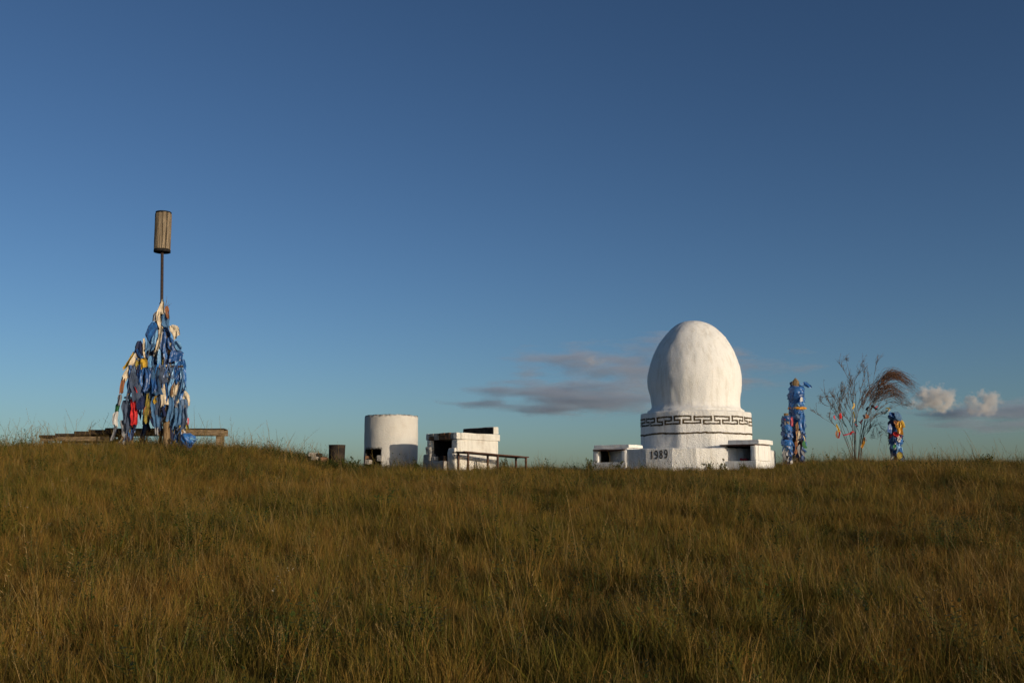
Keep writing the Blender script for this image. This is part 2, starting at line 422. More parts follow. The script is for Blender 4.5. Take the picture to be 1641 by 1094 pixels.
# the year painted on the plinth facet
fa, fb = Vector(plan[2]), Vector(plan[1]); fd = (fb - fa).normalized(); fn = Vector((fd.y, -fd.x))
DIG = {'1': [[(.35, .80), (.55, 1.0), (.50, 0)]],
       '9': [[(.92, .62), (.70, .46), (.32, .50), (.14, .74), (.30, .97), (.66, 1.0), (.90, .80), (.90, .45), (.76, .12), (.48, -.02), (.18, .08)]],
       '8': [[(.52, .53), (.22, .70), (.26, .93), (.54, 1.0), (.80, .90), (.80, .70), (.52, .53), (.16, .32), (.18, .08), (.50, -.02), (.84, .10), (.86, .32), (.52, .53)]]}
dz0, dh, dw = Z(735.2, SD - 2.2), .190, .092
for ch, s0 in zip("1989", (.13, .255, .395, .530)):
    mb = MB()
    for pl in DIG[ch]:
        sp = spline([(x, y, 0) for x, y in pl], 34) if ch != '1' else spline([(x, y, 0) for x, y in pl], 3)
        for a, b in zip(sp[:-1], sp[1:]):
            d = (b - a); d = Vector((d.x * dw, d.y * dh)); L = max(d.length, 1e-5); u = d / L; w = .0125
            base = len(mb.v)
            for q, e in ((a, -1), (b, 1)):
                for sd in (-1, 1):
                    s = s0 + q.x * dw + u.x * e * .005 - u.y * sd * w; z = dz0 + q.y * dh + u.y * e * .005 + u.x * sd * w + s0 * .06
                    for off in (-.02, .0045):
                        p2 = fa + fd * s + fn * off
                        mb.v.append(Vector((p2.x, p2.y, z)))
            k = base
            mb.f += [(k + 1, k + 5, k + 7, k + 3), (k, k + 4, k + 5, k + 1), (k + 2, k + 3, k + 7, k + 6)]
    mb.build('digit', M['paint'], plinth, False, False)
# the two offering altars joined to the plinth
def altar(px_corner, dloc, rz, wid, dep, py_floor, py_open, py_roof, py_slab, slab_in, seed, label):
    ax, ay = dloc
    al = empty('altar', (ax, ay, 0), rz); al.parent = shrine; al['label'] = label
    d = SD + ay
    g = G(SX + ax, d) - .5
    zf, zo, zr, zs = Z(py_floor, d), Z(py_open, d), Z(py_roof, d), Z(py_slab, d)
    rbox('hearth_floor', (-wid, 0, 0, dep, g, zf), M['stucco'], al, seed, amp=.012)
    rbox('back_wall', (-wid + .002, -.002, dep - .14, dep - .004, zf + .003, zo), M['stucco'], al, seed + 1, amp=.006)
    rbox('side_wall', (-wid + .003, -wid + .12, .181, dep - .141, zf + .003, zo), M['stucco'], al, seed + 7, amp=.006)
    rbox('side_wall', (-.12, -.003, .181, dep - .141, zf + .003, zo), M['stucco'], al, seed + 8, amp=.006)
    rbox('soot_lining', (-wid + .135, -.135, dep - .19, dep - .155, zf + .004, zo), M['soot'], al, seed + 9, amp=.006)
    rbox('soot_lining', (-wid + .13, -wid + .16, .19, dep - .192, zf + .004, zo), M['soot'], al, seed + 10, amp=.006)
    rbox('soot_lining', (-.16, -.13, .19, dep - .192, zf + .004, zo), M['soot'], al, seed + 11, amp=.006)
    rbox('pillar', (-wid, -wid + .17, .0, .18, zf - .012, zo + .004), M['stucco'], al, seed + 2, bev=.05)
    rbox('pillar', (-.16, 0, .0, .18, zf - .012, zo + .006), M['stucco'], al, seed + 3, bev=.05)
    rbox('lintel_plate', (-wid + .03, -.04, -.03, dep - .02, zo - .012, zo + .022), M['rust'], al, seed + 4, amp=.004, bev=.004)
    rbox('roof_course', (-wid - .02, .012, .05, dep + .02, zo + .024, zr), M['stucco'], al, seed + 5, bev=.03)
    rbox('roof_slab', (-wid + slab_in, .04, .10, dep + .06, zr + .002, zs), M['stucco'], al, seed + 6, bev=.02)
    return al
altar(1003, (rx(1003, -1.58), -1.58), R(-38), 1.05, .75, 740, 720.5, 717, 711.5, -.02, 20, 'left offering altar with a shaded open hearth')
aR = altar(1212, (rx(1212, -2.9), -2.9), R(-37), 1.0, .95, 738, 712.5, 711, 703.5, .2, 40, 'right offering altar with a sunlit outer side')
rbox('side_wing', (-1.24, -.985, .22, .75, G(SX + 1, SD - 2) - .4, Z(716, SD - 2.2)), M['stucco'], aR, 61)
rbox('red_offering', (-.68, -.40, .35, .5, Z(738, SD - 2.5) - .004, Z(734, SD - 2.5)), C['crimson'], aR, 62, amp=.02, seg=.04)

# ------------------------------------------------------------------ white concrete cylinder
def build_drum():
    d = 28.0; cx = X(626.5, d); Rr = 42.3 / (FPX / 28.1); g = G(cx, d)
    root = empty('incense_kiln', (cx, d, 0)); tag(root, 'upright white plastered concrete cylinder with sooty square opening at its foot', 'kiln')
    z1 = Z(664.5, d - Rr * .6); z0 = g - .35; seg, nh = 120, 34; th_in = .09
    zo = Z(719, d - Rr * .6)
    a0, a1 = R(-64), R(-15)
    def hole(k, i):
        th = (k + .5) / seg * 2 * math.pi - math.pi; z = z0 + (z1 - z0) * (i + .5) / nh
        w = .03 * noise.noise(Vector((k * .5, i * .5, 2)))
        return a0 + w < th < a1 + w and z < zo + .03 * noise.noise(Vector((k * .3, 1, 0)))
    vs, fs = [], []
    for sh, rr in ((0, Rr), (1, Rr - th_in)):
        for i in range(nh + 1):
            for k in range(seg):
                th = k / seg * 2 * math.pi - math.pi; z = z0 + (z1 - z0) * i / nh
                q = Vector((math.sin(th), -math.cos(th), z))
                r2 = rr + noise.noise(q * 2.2) * .010 + noise.noise(q * 9) * .004
                if i == nh: z += .02 * noise.noise(q * 7) - .014 * abs(noise.noise(q * 16)); r2 -= (.012 if sh == 0 else -.012)
                vs.append((math.sin(th) * r2, -math.cos(th) * r2, z))
    S = (nh + 1) * seg
    idx = lambda s, i, k: s * S + i * seg + k % seg
    for i in range(nh):
        for k in range(seg):
            if hole(k, i): continue
            fs.append((idx(0, i, k), idx(0, i, k + 1), idx(0, i + 1, k + 1), idx(0, i + 1, k)))
            fs.append((idx(1, i, k + 1), idx(1, i, k), idx(1, i + 1, k), idx(1, i + 1, k + 1)))
            if k > -1:
                if hole(k - 1, i): fs.append((idx(0, i, k), idx(0, i + 1, k), idx(1, i + 1, k), idx(1, i, k)))
                if hole((k + 1) % seg, i): fs.append((idx(0, i + 1, k + 1), idx(0, i, k + 1), idx(1, i, k + 1), idx(1, i + 1, k + 1)))
            if i > 0 and hole(k, i - 1): fs.append((idx(0, i, k + 1), idx(0, i, k), idx(1, i, k), idx(1, i, k + 1)))
    for k in range(seg): fs.append((idx(0, nh, k), idx(0, nh, k + 1), idx(1, nh, k + 1), idx(1, nh, k)))
    me = bpy.data.meshes.new('wall'); me.from_pydata(vs, [], fs); me.update()
    # soot on the inside and round the mouth (wear with its own shape)
    m, nt, b = mat('sooted_plaster', .9, .1)
    at = nt.nodes.new('ShaderNodeAttribute'); at.attribute_name = 'soot'
    big, fine = nz(nt, 2.2, 8, rough=.65), nz(nt, 24, 8, rough=.7)
    c = mix(nt, .5, ramp(nt, big, [(.35, (.67, .645, .59)), (.62, (.61, .575, .515)), (.85, (.42, .38, .32))]), ramp(nt, fine, [(.26, (.5, .46, .4)), (.40, (1, 1, 1))]), 'MULTIPLY')
    sm = nt.nodes.new('ShaderNodeMath'); sm.operation = 'ADD'; nt.links.new(at.outputs['Fac'], sm.inputs[0])
    s2 = nt.nodes.new('ShaderNodeMath'); s2.operation = 'SUBTRACT'; s2.inputs[1].default_value = .5; nt.links.new(nz(nt, 11, 6), s2.inputs[0]); nt.links.new(s2.outputs[0], sm.inputs[1])
    k = ramp(nt, sm.outputs[0], [(.35, (0, 0, 0)), (.75, (1, 1, 1))])
    nt.links.new(mix(nt, k, c, (.016, .014, .012, 1)), b.inputs['Base Color']); bump(nt, b, nz(nt, 30, 6), .008)
    at_ = me.attributes.new('soot', 'FLOAT', 'POINT'); vals = []
    for n_, (x, y, z) in enumerate(vs):
        s = 1.1 if n_ >= S else 0.0
        th = math.atan2(x, -y)
        dx = max(a0 - th, 0, th - a1) * Rr; dz = max(z - zo, 0); s = max(s, .75 - math.hypot(dx, dz) * 9)
        if n_ < S: s = max(s, .60 - (z1 - z) * 4.5 + (.10 if th < 0 else .0) * max(0, 1 - (z1 - z) * 8))
        vals.append(s)
    at_.data.foreach_set('value', vals)
    link('wall', me, m, root, True)
    for (px, py, w, h, dd, mm, lab, cat) in ((609, 738.5, .17, .155, -.70, 'pale_stone', 'pale grey stone block lying in the mouth of the white cylinder', 'stone'),
                                 (590, 743.5, .14, .12, -.72, 'brick_pale', 'small cream brick at the left foot of the white cylinder', 'brick')):
        D = d + dd; s = rbox('loose_brick' if cat == 'brick' else 'stone_block', (-w/2, w/2, -.06, .12, 0, h), M[mm], None, int(px), amp=.015, seg=.05, bev=.02)
        s.location = (X(px, D), D, Z(py, D)); s.rotation_euler = (0, .03, R(-20)); tag(s, lab, cat)
    jb = rbox('jamb_brick', (-.035, .035, -.1, .1, 0, .19), M['brick'], root, 77, amp=.008, seg=.06, bev=.01); jb.location = (-.58 * Rr / .7 * .95, -.34, Z(741, d - .5)); jb.rotation_euler = (0, 0, R(-60))
build_drum()

# ------------------------------------------------------------------ whitewashed brick stove
def build_stove():
    d = 25.5; cx = X(733, d); g = G(cx, d)
    root = empty('brick_stove', (cx, d, 0), R(-42)); tag(root, 'whitewashed brick outdoor stove with crumbling sooty mouth facing left', 'stove')
    Wd, Dp = 1.16, 1.54
    zt = Z(692.3, d); zl = Z(703.6, d); zi = Z(729.5, d); zs = Z(737.5, d); g0 = g - .3
    rbox('side_wall', (-.22, 0, 0, Dp, g0, zl), M['wash'], root, 1, amp=.016, bev=.03)
    rbox('side_wall', (-Wd, -Wd + .18, .02, Dp, g0, zl), M['wash'], root, 2, amp=.02, bev=.04)
    rbox('back_wall', (-Wd + .181, -.221, Dp - .2, Dp - .01, g0, zl), M['soot'], root, 3)
    rbox('hearth', (-Wd + .182, -.222, .03, Dp - .21, g0, zi), M['soot'], root, 4)
    rbox('capping_course', (-Wd - .005, .012, .13, Dp + .06, zl + .004, zt), M['wash'], root, 5, amp=.012, bev=.02)
    rbox('soot_lining', (-Wd + .182, -Wd + .20, .10, Dp - .21, zi - .02, zl), M['soot'], root, 6, amp=.004)
    rbox('soot_lining', (-.242, -.223, .10, Dp - .21, zi - .02, zl), M['soot'], root, 7, amp=.004)
    # lintel: worn bricks one by one
    x = -Wd - .01; i = 0
    ws = [.11, .20, .18, .23, .20, .12, .13]
    for w in ws:
        rows = 2 if i in (1, 3) else 1
        hh = (zt - zl - .004) / rows
        for r_ in range(rows):
            rbox('brick', (x + .005, x + w - .006, -.015 + .014 * math.sin(i * 3 + r_), .124, zl + .004 + hh * r_ + .003, zl + .002 + hh * (r_ + 1)),
                 M['wash'] if i in (0, 6) else M['brick_pale'] if (i + r_) in (2, 5) else M['brick'], root, 10 + i * 2 + r_, amp=.012, seg=.06, bev=.015)
        x += w; i += 1
    # rough stones of the mouth
    rbox('jamb_stone', (-Wd - .03, -Wd + .26, -.10, .14, g0, zi + .06), M['pale_stone'], root, 31, amp=.035, bev=.05, seg=.07)
    rbox('jamb_stone', (-Wd + .0, -Wd + .19, -.03, .16, zi + .064, zi + .26), M['pale_stone'], root, 32, amp=.035, bev=.05, seg=.07)
    rbox('jamb_stone', (-Wd + .01, -Wd + .15, -.01, .16, zi + .264, zl + .002), M['wash'], root, 33, amp=.03, bev=.04, seg=.07)
    rbox('jamb_stone', (-.30, -.02, -.06, .10, g0, zi + .20), M['wash'], root, 34, amp=.035, bev=.05, seg=.07)
    rbox('step_stone', (-Wd + .27, -.32, -.16, .02, g0, zs), M['pale_stone'], root, 35, amp=.025, bev=.04, seg=.07)
    rbox('grate_brick', (-Wd + .28, -Wd + .42, -.08, .06, zs + .003, zi - .01), M['brick_pale'], root, 36, amp=.015, seg=.05)
    rbox('grate_brick', (-.46, -.40, -.06, .06, zs + .003, zi - .005), M['brick'], root, 37, amp=.012, seg=.05)
    rbox('iron_bar', (-.34, -.325, -.175, -.16, g0, zi), M['rust'], root, 38, amp=0, bev=0, seg=9)
    # raised rear lip, charred on its inner face
    zc = Z(683, d + .8)
    rbox('rear_lip', (-Wd + .02, -.015, Dp - .17, Dp + .03, zt + .003, zc), M['wash'], root, 39, amp=.014, bev=.02)
    rbox('charred_lining', (-Wd + .025, -.02, Dp - .20, Dp - .174, zt + .004, zc - .008), M['soot'], root, 40, amp=.004, bev=.01)
    return root
build_stove()
def build_bench():
    d0 = 24.8; x0 = X(746, d0); g = G(x0, d0)
    root = empty('low_bench', (x0, d0, 0), R(-52)); tag(root, 'low rusty-brown slatted bench beside the white stove wall', 'bench')
    L = 2.0; zt = Z(723.3, d0)
    def leg(x, y):
        gg = G(x0 + x * math.cos(R(52)) + y * math.sin(R(52)), d0 - x * math.sin(R(52)) + y * math.cos(R(52)))
        rbox('leg', (x - .022, x + .022, y - .022, y + .022, gg - .2, zt - .026), M['rust'], root, int(y * 10) + 3, amp=.003, bev=.004, seg=.3)
    for y in (.08, 1.0, L - .08):
        leg(0, y); leg(-.42, y)
    for i, x in enumerate((-.44, -.30, -.16, -.01)):
        rbox('slat', (x - .055, x + .045, -.06 + .02 * (i % 2), L + .03 * (i % 3), zt - .024 + .006 * (i % 2), zt + .006 + .006 * (i % 2)), M['rust'], root, i + 9, amp=.005, bev=.006, seg=.2)
    for ch in root.children:      # the far end has sunk a little
        for v in ch.data.vertices:
            if v.co.z > zt - .1: v.co.z -= .050 * max(0, v.co.y)
build_bench()

# ------------------------------------------------------------------ sooty bucket and rubble by the weeds
def build_bucket():
    d = 26.0; x = X(540, d); r = 13 / (FPX / d)
    z1 = Z(712.6, d); z0 = G(x, d) - .1
    vs, fs = [], []; S = 32
    pr = [(r * .93, z0), (r * .96, z0 + .25), (r * .985, z1 - .12), (r, z1 - .02), (r * 1.03, z1), (r * .95, z1), (r * .93, z1 - .15), (r * .9, z0 + .1)]
    for rr, z in pr:
        for k in range(S):
            a = 2 * math.pi * k / S; q = Vector((math.cos(a), math.sin(a), z)); e = 1 + .03 * noise.noise(q * 3)
            vs.append((math.cos(a) * rr * e, math.sin(a) * rr * e, z))
    for i in range(len(pr) - 1):
        for k in range(S): fs.append((i * S + k, i * S + (k + 1) % S, (i + 1) * S + (k + 1) % S, (i + 1) * S + k))
    fs.append(tuple((len(pr) - 1) * S + k for k in range(S)))
    o = mesh_obj('fire_drum', vs, fs, simple('charred_iron', (.012, .010, .009), (.05, .036, .026), 9, .8, .2, .003), None, True)
    o.location = (x, d, 0); tag(o, 'dark charred round metal drum half hidden in weeds', 'drum')
build_bucket()
RUB = [(502, 727.5, .20, .11, 'brick_pale', 'pinkish broken brick on top of the rubble in the weeds', 'brick', 'loose_brick'),
       (511, 728, .16, .12, 'soot', 'blackened block beside the pinkish brick in the weeds', 'stone', 'stone_block'),
       (497, 733, .18, .12, 'soot', 'low dark stone at the left of the rubble in the weeds', 'stone', 'stone_block'),
       (506, 734, .22, .10, 'brick_pale', 'pale chipped stone at the bottom of the rubble', 'stone', 'stone_block'),
       (519, 734, .24, .12, 'brick', 'brown brick at the right end of the rubble near the charred drum', 'brick', 'loose_brick')]
for i, (px, py, w, h, mm, lab, cat, nm) in enumerate(RUB):
    D = 25.5 - .1 * (i > 1); o = rbox(nm, (-w/2, w/2, -.09, .09, -h, 0.0), M[mm], None, 80 + i, amp=.02, seg=.05, bev=.025)
    o.location = (X(px, D), D, Z(py - 2, D)); o.rotation_euler = (.1 * math.sin(i), .12 * math.cos(i * 2), R(25 * i)); tag(o, lab, cat)

# ------------------------------------------------------------------ scarves
def scarf_mesh(A, B, w, seed, gather=.3, folds=1.3, depth=None, cols=11, rows=15, sway=.04, flare=1.0, view=None):
    rnd = random.Random(seed)
    A, B = Vector(A), Vector(B); ax = (B - A); L = ax.length; t = ax.normalized()
    fwd = Vector(view) if view else Vector((rnd.uniform(-.5, .5), -1, 0)).normalized()
    rt = t.cross(fwd).normalized(); fwd = rt.cross(t).normalized()
    ph, fr, tw = rnd.uniform(0, 6.3), folds * rnd.uniform(.8, 1.3), rnd.uniform(-.5, .5)
    dp = depth if depth else min(w * .20, .045)
    jag = [rnd.uniform(-.10, .05) for _ in range(cols)]; bow = rnd.uniform(-.10, .10); slant = rnd.uniform(-.25, .25)
    el, er = rnd.uniform(.35, 1.25), rnd.uniform(.35, 1.25)      # the two lower corners flare or taper on their own
    vs, fs = [], []
    for j in range(rows):
        v = j / (rows - 1)
        g0 = gather + (1 - gather) * min(1, v / .3) ** .8
        wl_ = w * .5 * g0 * (1 + (el - 1) * v) * (1 + .2 * noise.noise(Vector((v * L * 6, seed * 1.7, 0))))
        wr_ = w * .5 * g0 * (1 + (er - 1) * v) * (1 + .2 * noise.noise(Vector((v * L * 6, seed * 1.7, 7))))
        c = A + ax * v + rt * (bow * L * math.sin(v * 3.14) + sway * math.sin(v * 4 + ph) * v) + fwd * (sway * .8 * math.sin(v * 5 + ph * 1.7) * v)
        for i in range(cols):
            u = -1 + 2 * i / (cols - 1)
            sw = u * fr * math.pi + ph + tw * v * 4 + 1.6 * noise.noise(Vector((u * 1.2, v * L * 3, seed + 9)))
            f = dp * ((.25 + .75 * min(1, v * 2)) * .55 * math.sin(sw) + .9 * noise.noise(Vector((u * 1.6, v * L * 5, seed))) + .5 * noise.noise(Vector((u * 4, v * L * 14, seed))))
            dl = slant * u * w * v + (jag[i] * L if v == 1 else 0)
            vs.append(c + rt * (u * (wl_ if u < 0 else wr_)) + fwd * (f + dp * .6) + t * dl)
    for j in range(rows - 1):
        for i in range(cols - 1):
            k = j * cols + i; fs.append((k, k + 1, k + cols + 1, k + cols))
    return vs, fs
def scarf(parent, A, B, w, m, seed, label=None, name='scarf', **k):
    vs, fs = scarf_mesh(A, B, w, seed, **k)
    o = mesh_obj(name, vs, fs, m, parent, True, True)
    if label: o['label'] = label
    return o
def wrap(parent, c, r, h, m, seed, name='wrap', ry=None, label=None):
    """crumpled cloth wound round a post"""
    vs, fs = [], []; S, N = 30, 9
    for j in range(N):
        v = j / (N - 1); bul = math.sin(math.pi * v) ** .45
        for k in range(S):
            a = 2 * math.pi * k / S
            q = Vector((math.cos(a) * 1.3, math.sin(a) * 1.3, v * h * 9 + seed))
            e = 1 + .22 * noise.noise(q * 1.3) + .16 * noise.noise(q * 3.5 + Vector((0, 0, math.sin(a * 2) * .8)))
            rr = r * (.55 + .45 * bul) * e
            vs.append(Vector(c) + Vector((math.cos(a) * rr, math.sin(a) * rr, (v - .5) * h + .14 * h * math.sin(a + seed))))
    for j in range(N - 1):
        for k in range(S): fs.append((j * S + k, j * S + (k + 1) % S, (j + 1) * S + (k + 1) % S, (j + 1) * S + k))
    o = mesh_obj(name, vs, fs, m, parent, True, True)
    if label: o['label'] = label
    return o

# ------------------------------------------------------------------ tall pole with the slatted head
def build_tall_pole():
    d = 24.6; pxm = FPX / d
    base = P(258, 716, d); g = G(base.x, d)
    root = empty('scarf_pole', (base.x, d, g)); tag(root, 'tall pole topped by a slatted wooden cylinder above a cone of ritual scarves', 'pole')
    top = P(262.2, 341, d); headb = P(259.8, 403, d); foot = Vector((base.x, d, g - .2))
    axis = (top - headb).normalized()
    mb = MB(); mb.tube([foot, headb + axis * .1], [.042, .036], 14); mb.build('pole', M['iron'], root)
    rH = 13.0 / pxm
    a1 = axis.orthogonal().normalized(); a2 = axis.cross(a1)
    # caps and core
    for nm, z0, z1, rr in (('lower_cap', -.02, .03, rH * 1.03), ('upper_cap', (top - headb).length - .02, (top - headb).length + .012, rH * .97)):
        mb = MB(); mb.tube([headb + axis * z0, headb + axis * z1], [rr, rr], 28); mb.build(nm, M['cap'], root, False)
    mb = MB(); mb.tube([headb + axis * .031, top - axis * .03], [rH * .86] * 2, 24); mb.build('core', M['cap'], root, True)
    NS = 12; rnd = random.Random(5)
    for k in range(NS):
        th = 2 * math.pi * (k + .5) / NS; rad = (a1 * math.cos(th) + a2 * math.sin(th)); tan = axis.cross(rad)
        w = 2 * math.pi * rH / NS * rnd.uniform(.70, .93) / 2; t0, t1 = rnd.uniform(.0, .02), rnd.uniform(.0, .03)
        H = (top - headb).length; vs = []
        for zz in (.032 + t0, .3, .6, H - .022 - t1):
            jx = rnd.uniform(-.004, .004)
            for dr, dt in ((.86, -1), (.985, -1), (.99, 0), (.985, 1), (.86, 1)):
                vs.append(headb + axis * zz + rad * rH * dr * (1 + rnd.uniform(-.012, .012)) + tan * (w * dt + jx))
        fs = []
        for j in range(3):
            for q in range(5): fs.append((j * 5 + q, j * 5 + (q + 1) % 5, (j + 1) * 5 + (q + 1) % 5, (j + 1) * 5 + q))
        fs += [(4, 3, 2, 1, 0), (15, 16, 17, 18, 19)]
        mesh_obj('slat', vs, fs, M['slat'], root, False, True)
    # frame of leaning poles
    apex = P(258.5, 492, d)
    feet = [P(188, 716, d - .1), P(301, 716, d - .25), P(226, 716, d + .9), P(285, 716, d + .8)]
    for f_ in feet:
        f_.z = G(f_.x, f_.y) - .15
        mid = apex.lerp(f_, .5) + Vector((random.uniform(-.02, .02), 0, 0))
        mb = MB(); mb.tube([apex + (apex - f_) * .03, mid, f_], [.03, .038, .045], 9); mb.build('leaning_stake', M['post'], root)
    pf = P(268, 716, d - .3); pf.z = G(pf.x, pf.y) - .2
    pt = P(263, 560, d - .12)
    mb = MB(); mb.tube([pf, pf.lerp(pt, .25) + Vector((.015, 0, 0)), pf.lerp(pt, .6), pt], [.105, .085, .075, .05], 14); mb.build('thick_post', M['post'], root)
    for (a, b) in (((205, 592), (293, 587)), ((214, 590), (285, 588))):
        dd = (d - .22, d - .28) if a[0] == 205 else (d + .42, d + .4)
        mb = MB(); mb.tube([P(*a, dd[0]), P(*b, dd[1])], [.028, .028], 8); mb.build('cross_rail', M['dark_wood'], root)
    # scarves: (anchor, end, width) in zoomed photo pixels
    def q(zx, zy, dd): return P(150 + zx / 4.375, 470 + zy / 4.375, dd)
    def dfront(zx, zy):
        t = max(0, min(1, (zy - 100) / 850)); Rw = .12 + .75 * t
        dx = (zx - 455 + 60 * t) / 4.375 / pxm
        return d - .10 - .55 * math.sqrt(max(.04, Rw * Rw - dx * dx)) * (.5 + .3 * t)
    K = [(485, 40, 500, 150, 32, 'cream'), (484, 60, 470, 250, 32, 'cream'), (470, 190, 440, 410, 34, 'cream'), (455, 130, 430, 200, 50, 'grey'), (515, 90, 525, 180, 36, 'rust'), (512, 130, 510, 240, 60, 'steel'), (440, 195, 440, 250, 40, 'faded'),
         (425, 205, 385, 330, 105, 'blue'), (405, 270, 400, 410, 90, 'steel'), (440, 240, 430, 360, 50, 'sky'), (545, 225, 585, 315, 66, 'cream'), (495, 270, 492, 415, 55, 'royal'), (530, 310, 550, 400, 70, 'royal'),
         (570, 340, 605, 400, 70, 'sky'), (580, 390, 570, 480, 90, 'royal'), (548, 340, 550, 400, 26, 'cream'), (320, 335, 330, 450, 70, 'navy'), (300, 390, 340, 460, 60, 'royal'), (352, 315, 370, 465, 28, 'cream'),
         (300, 420, 225, 610, 48, 'cream'), (285, 410, 215, 540, 30, 'yellow'), (275, 520, 190, 700, 34, 'rust'), (325, 455, 300, 520, 40, 'olive'), (345, 455, 355, 525, 50, 'yellow'), (405, 440, 410, 520, 45, 'sky'),
         (310, 515, 325, 740, 92, 'slate'), (370, 525, 370, 690, 50, 'royal'), (440, 520, 435, 720, 120, 'steel'), (425, 540, 425, 700, 60, 'royal'), (480, 520, 485, 640, 70, 'slate'), (490, 525, 495, 590, 30, 'tan'), (540, 500, 535, 600, 66, 'faded'), (560, 500, 545, 560, 50, 'sky'),
         (620, 465, 640, 640, 84, 'blue'), (600, 480, 600, 560, 40, 'royal'), (580, 520, 590, 620, 30, 'pink'), (500, 620, 490, 790, 46, 'cream'), (570, 540, 565, 720, 52, 'cream'), (545, 600, 545, 720, 30, 'tan'), (600, 660, 598, 770, 30, 'cream'),
         (615, 660, 662, 800, 54, 'cream'), (605, 650, 600, 695, 18, 'crimson'), (280, 640, 290, 800, 50, 'red'), (270, 740, 285, 930, 54, 'red'), (255, 640, 245, 720, 40, 'tan'), (215, 730, 280, 742, 26, 'white'), (175, 770, 165, 830, 36, 'green'),
         (225, 750, 212, 910, 84, 'slate'), (190, 710, 180, 790, 50, 'grey'), (170, 820, 150, 930, 46, 'white'), (160, 900, 130, 1030, 40, 'grey'), (195, 890, 205, 1010, 46, 'grey'), (250, 850, 235, 970, 46, 'slate'), (335, 720, 335, 820, 60, 'navy'),
         (385, 700, 370, 910, 44, 'olive'), (375, 790, 360, 880, 40, 'rust'), (400, 790, 400, 880, 30, 'tan'), (430, 720, 435, 950, 62, 'steel'), (438, 700, 438, 770, 26, 'yellow'), (465, 700, 460, 860, 46, 'slate'),
         (545, 715, 540, 895, 52, 'steel'), (575, 700, 572, 800, 34, 'grey'), (600, 740, 590, 940, 60, 'steel'), (635, 740, 640, 880, 66, 'faded'), (620, 860, 610, 960, 60, 'slate'), (600, 880, 600, 960, 20, 'yellow'), (645, 900, 665, 960, 30, 'olive'), (660, 870, 664, 920, 18, 'pink'),
         (490, 790, 492, 860, 30, 'navy'), (410, 860, 420, 940, 30, 'navy')]
    for i, (x0, y0, x1, y1, w, c) in enumerate(K):
        A = q(x0, y0, dfront(x0, y0) - .015 * (i % 4)); B = q(x1, y1, dfront(x1, y1) - .03 - .015 * (i % 5))
        L = None
        if c == 'red': L = 'bright red scarf hanging from the left side of the cone'
        if i == 1: L = 'long cream scarf hanging from the tip of the cone'
        o_ = scarf(root, A, B, w / 4.375 / pxm * .92, C[c], i + 1, L, sway=.03 if y1 - y0 > 120 else .015, gather=.4, folds=.9 if w < 50 else 1.6)
    rnd = random.Random(21)
    pal = ['blue', 'royal', 'steel', 'royal', 'slate', 'navy', 'royal', 'navy', 'cream', 'grey', 'olive', 'royal', 'blue', 'tan', 'sky', 'white', 'faded', 'steel', 'blue', 'navy']
    for i in range(390):
        side = rnd.choice((0, 0, 0, 1, 2, 3, 4, 4, 5)); t = rnd.uniform(.06, .93)
        if side < 4:
            f_ = feet[side]; A = apex.lerp(f_, t)
            if 2 > side: t = t
        elif side == 5:
            A = pt.lerp(pf, rnd.uniform(-.1, .5)) + Vector((rnd.uniform(-.12, .12), rnd.uniform(-.16, .05), 0))
        else:
            A = P(rnd.uniform(205, 293), 588, d + rnd.choice((-.27, -.27, .4)))
        ln = rnd.uniform(.3, 1.0); ln = min(ln, A.z - G(A.x, A.y) - .05)
        if ln < .12: continue
        B = A + Vector((rnd.uniform(-.08, .08), rnd.uniform(-.06, .06), -ln))
        scarf(root, A + Vector((0, 0, .05)), B, rnd.uniform(.05, .15), C[rnd.choice(pal)], 300 + i, None, sway=.05, view=(rnd.uniform(-1, 1), -rnd.random() - .1, 0))
    for i in range(26):
        t = rnd.uniform(0, .35); A = apex.lerp(feet[i % 4], t)
        wrap(root, A, .06 + .05 * t, .14, C[rnd.choice(pal)], i + 2.5, 'knot')
    for sx, (xa, ya) in enumerate(((500, 60), (520, 70), (535, 80), (505, 30))):
        a = q(500, 110, d - .15); b = q(xa + 10, ya - 10, d - .2)
        mb = MB(); mb.tube([a, (a + b) / 2 + Vector((.01, 0, .01)), b], [.006, .005, .002], 4); mb.build('twig', M['bark'], root)
build_tall_pole()
def build_bundle():
    d = 23.9; c = P(302, 704, d)
    vs, fs = [], []
    bm = bmesh.new(); bmesh.ops.create_icosphere(bm, subdivisions=4, radius=1)
    for v in bm.verts:
        p = v.co.copy(); e = 1 + .35 * noise.noise(p * 1.6) + .22 * abs(noise.noise(p * 4)) - .1
        v.co = Vector((p.x * .19 * e, p.y * .13 * e, p.z * .15 * e))
    me = bpy.data.meshes.new('cloth_bundle'); bm.to_mesh(me); bm.free()
    o = link('cloth_bundle', me, C['blue'], None, True); o.location = c; o.rotation_euler = (0, R(25), R(10))
    tag(o, 'crumpled shiny blue cloth bundle in the grass at the foot of the scarf cone', 'cloth')
    for i, (dx, dz, w) in enumerate(((.22, -.02, .16), (-.12, .12, .12), (.12, -.14, .14), (.02, -.24, .18))):
        s = scarf(o, c + Vector((dx * .3, -.08, dz * .3 + .05)), c + Vector((dx, -.1, dz - .05)), w, C['sky' if i == 0 else 'royal' if i < 3 else 'slate'], 700 + i, None, 'cloth_end')
        s.data.transform(Matrix()) if False else None
build_bundle()

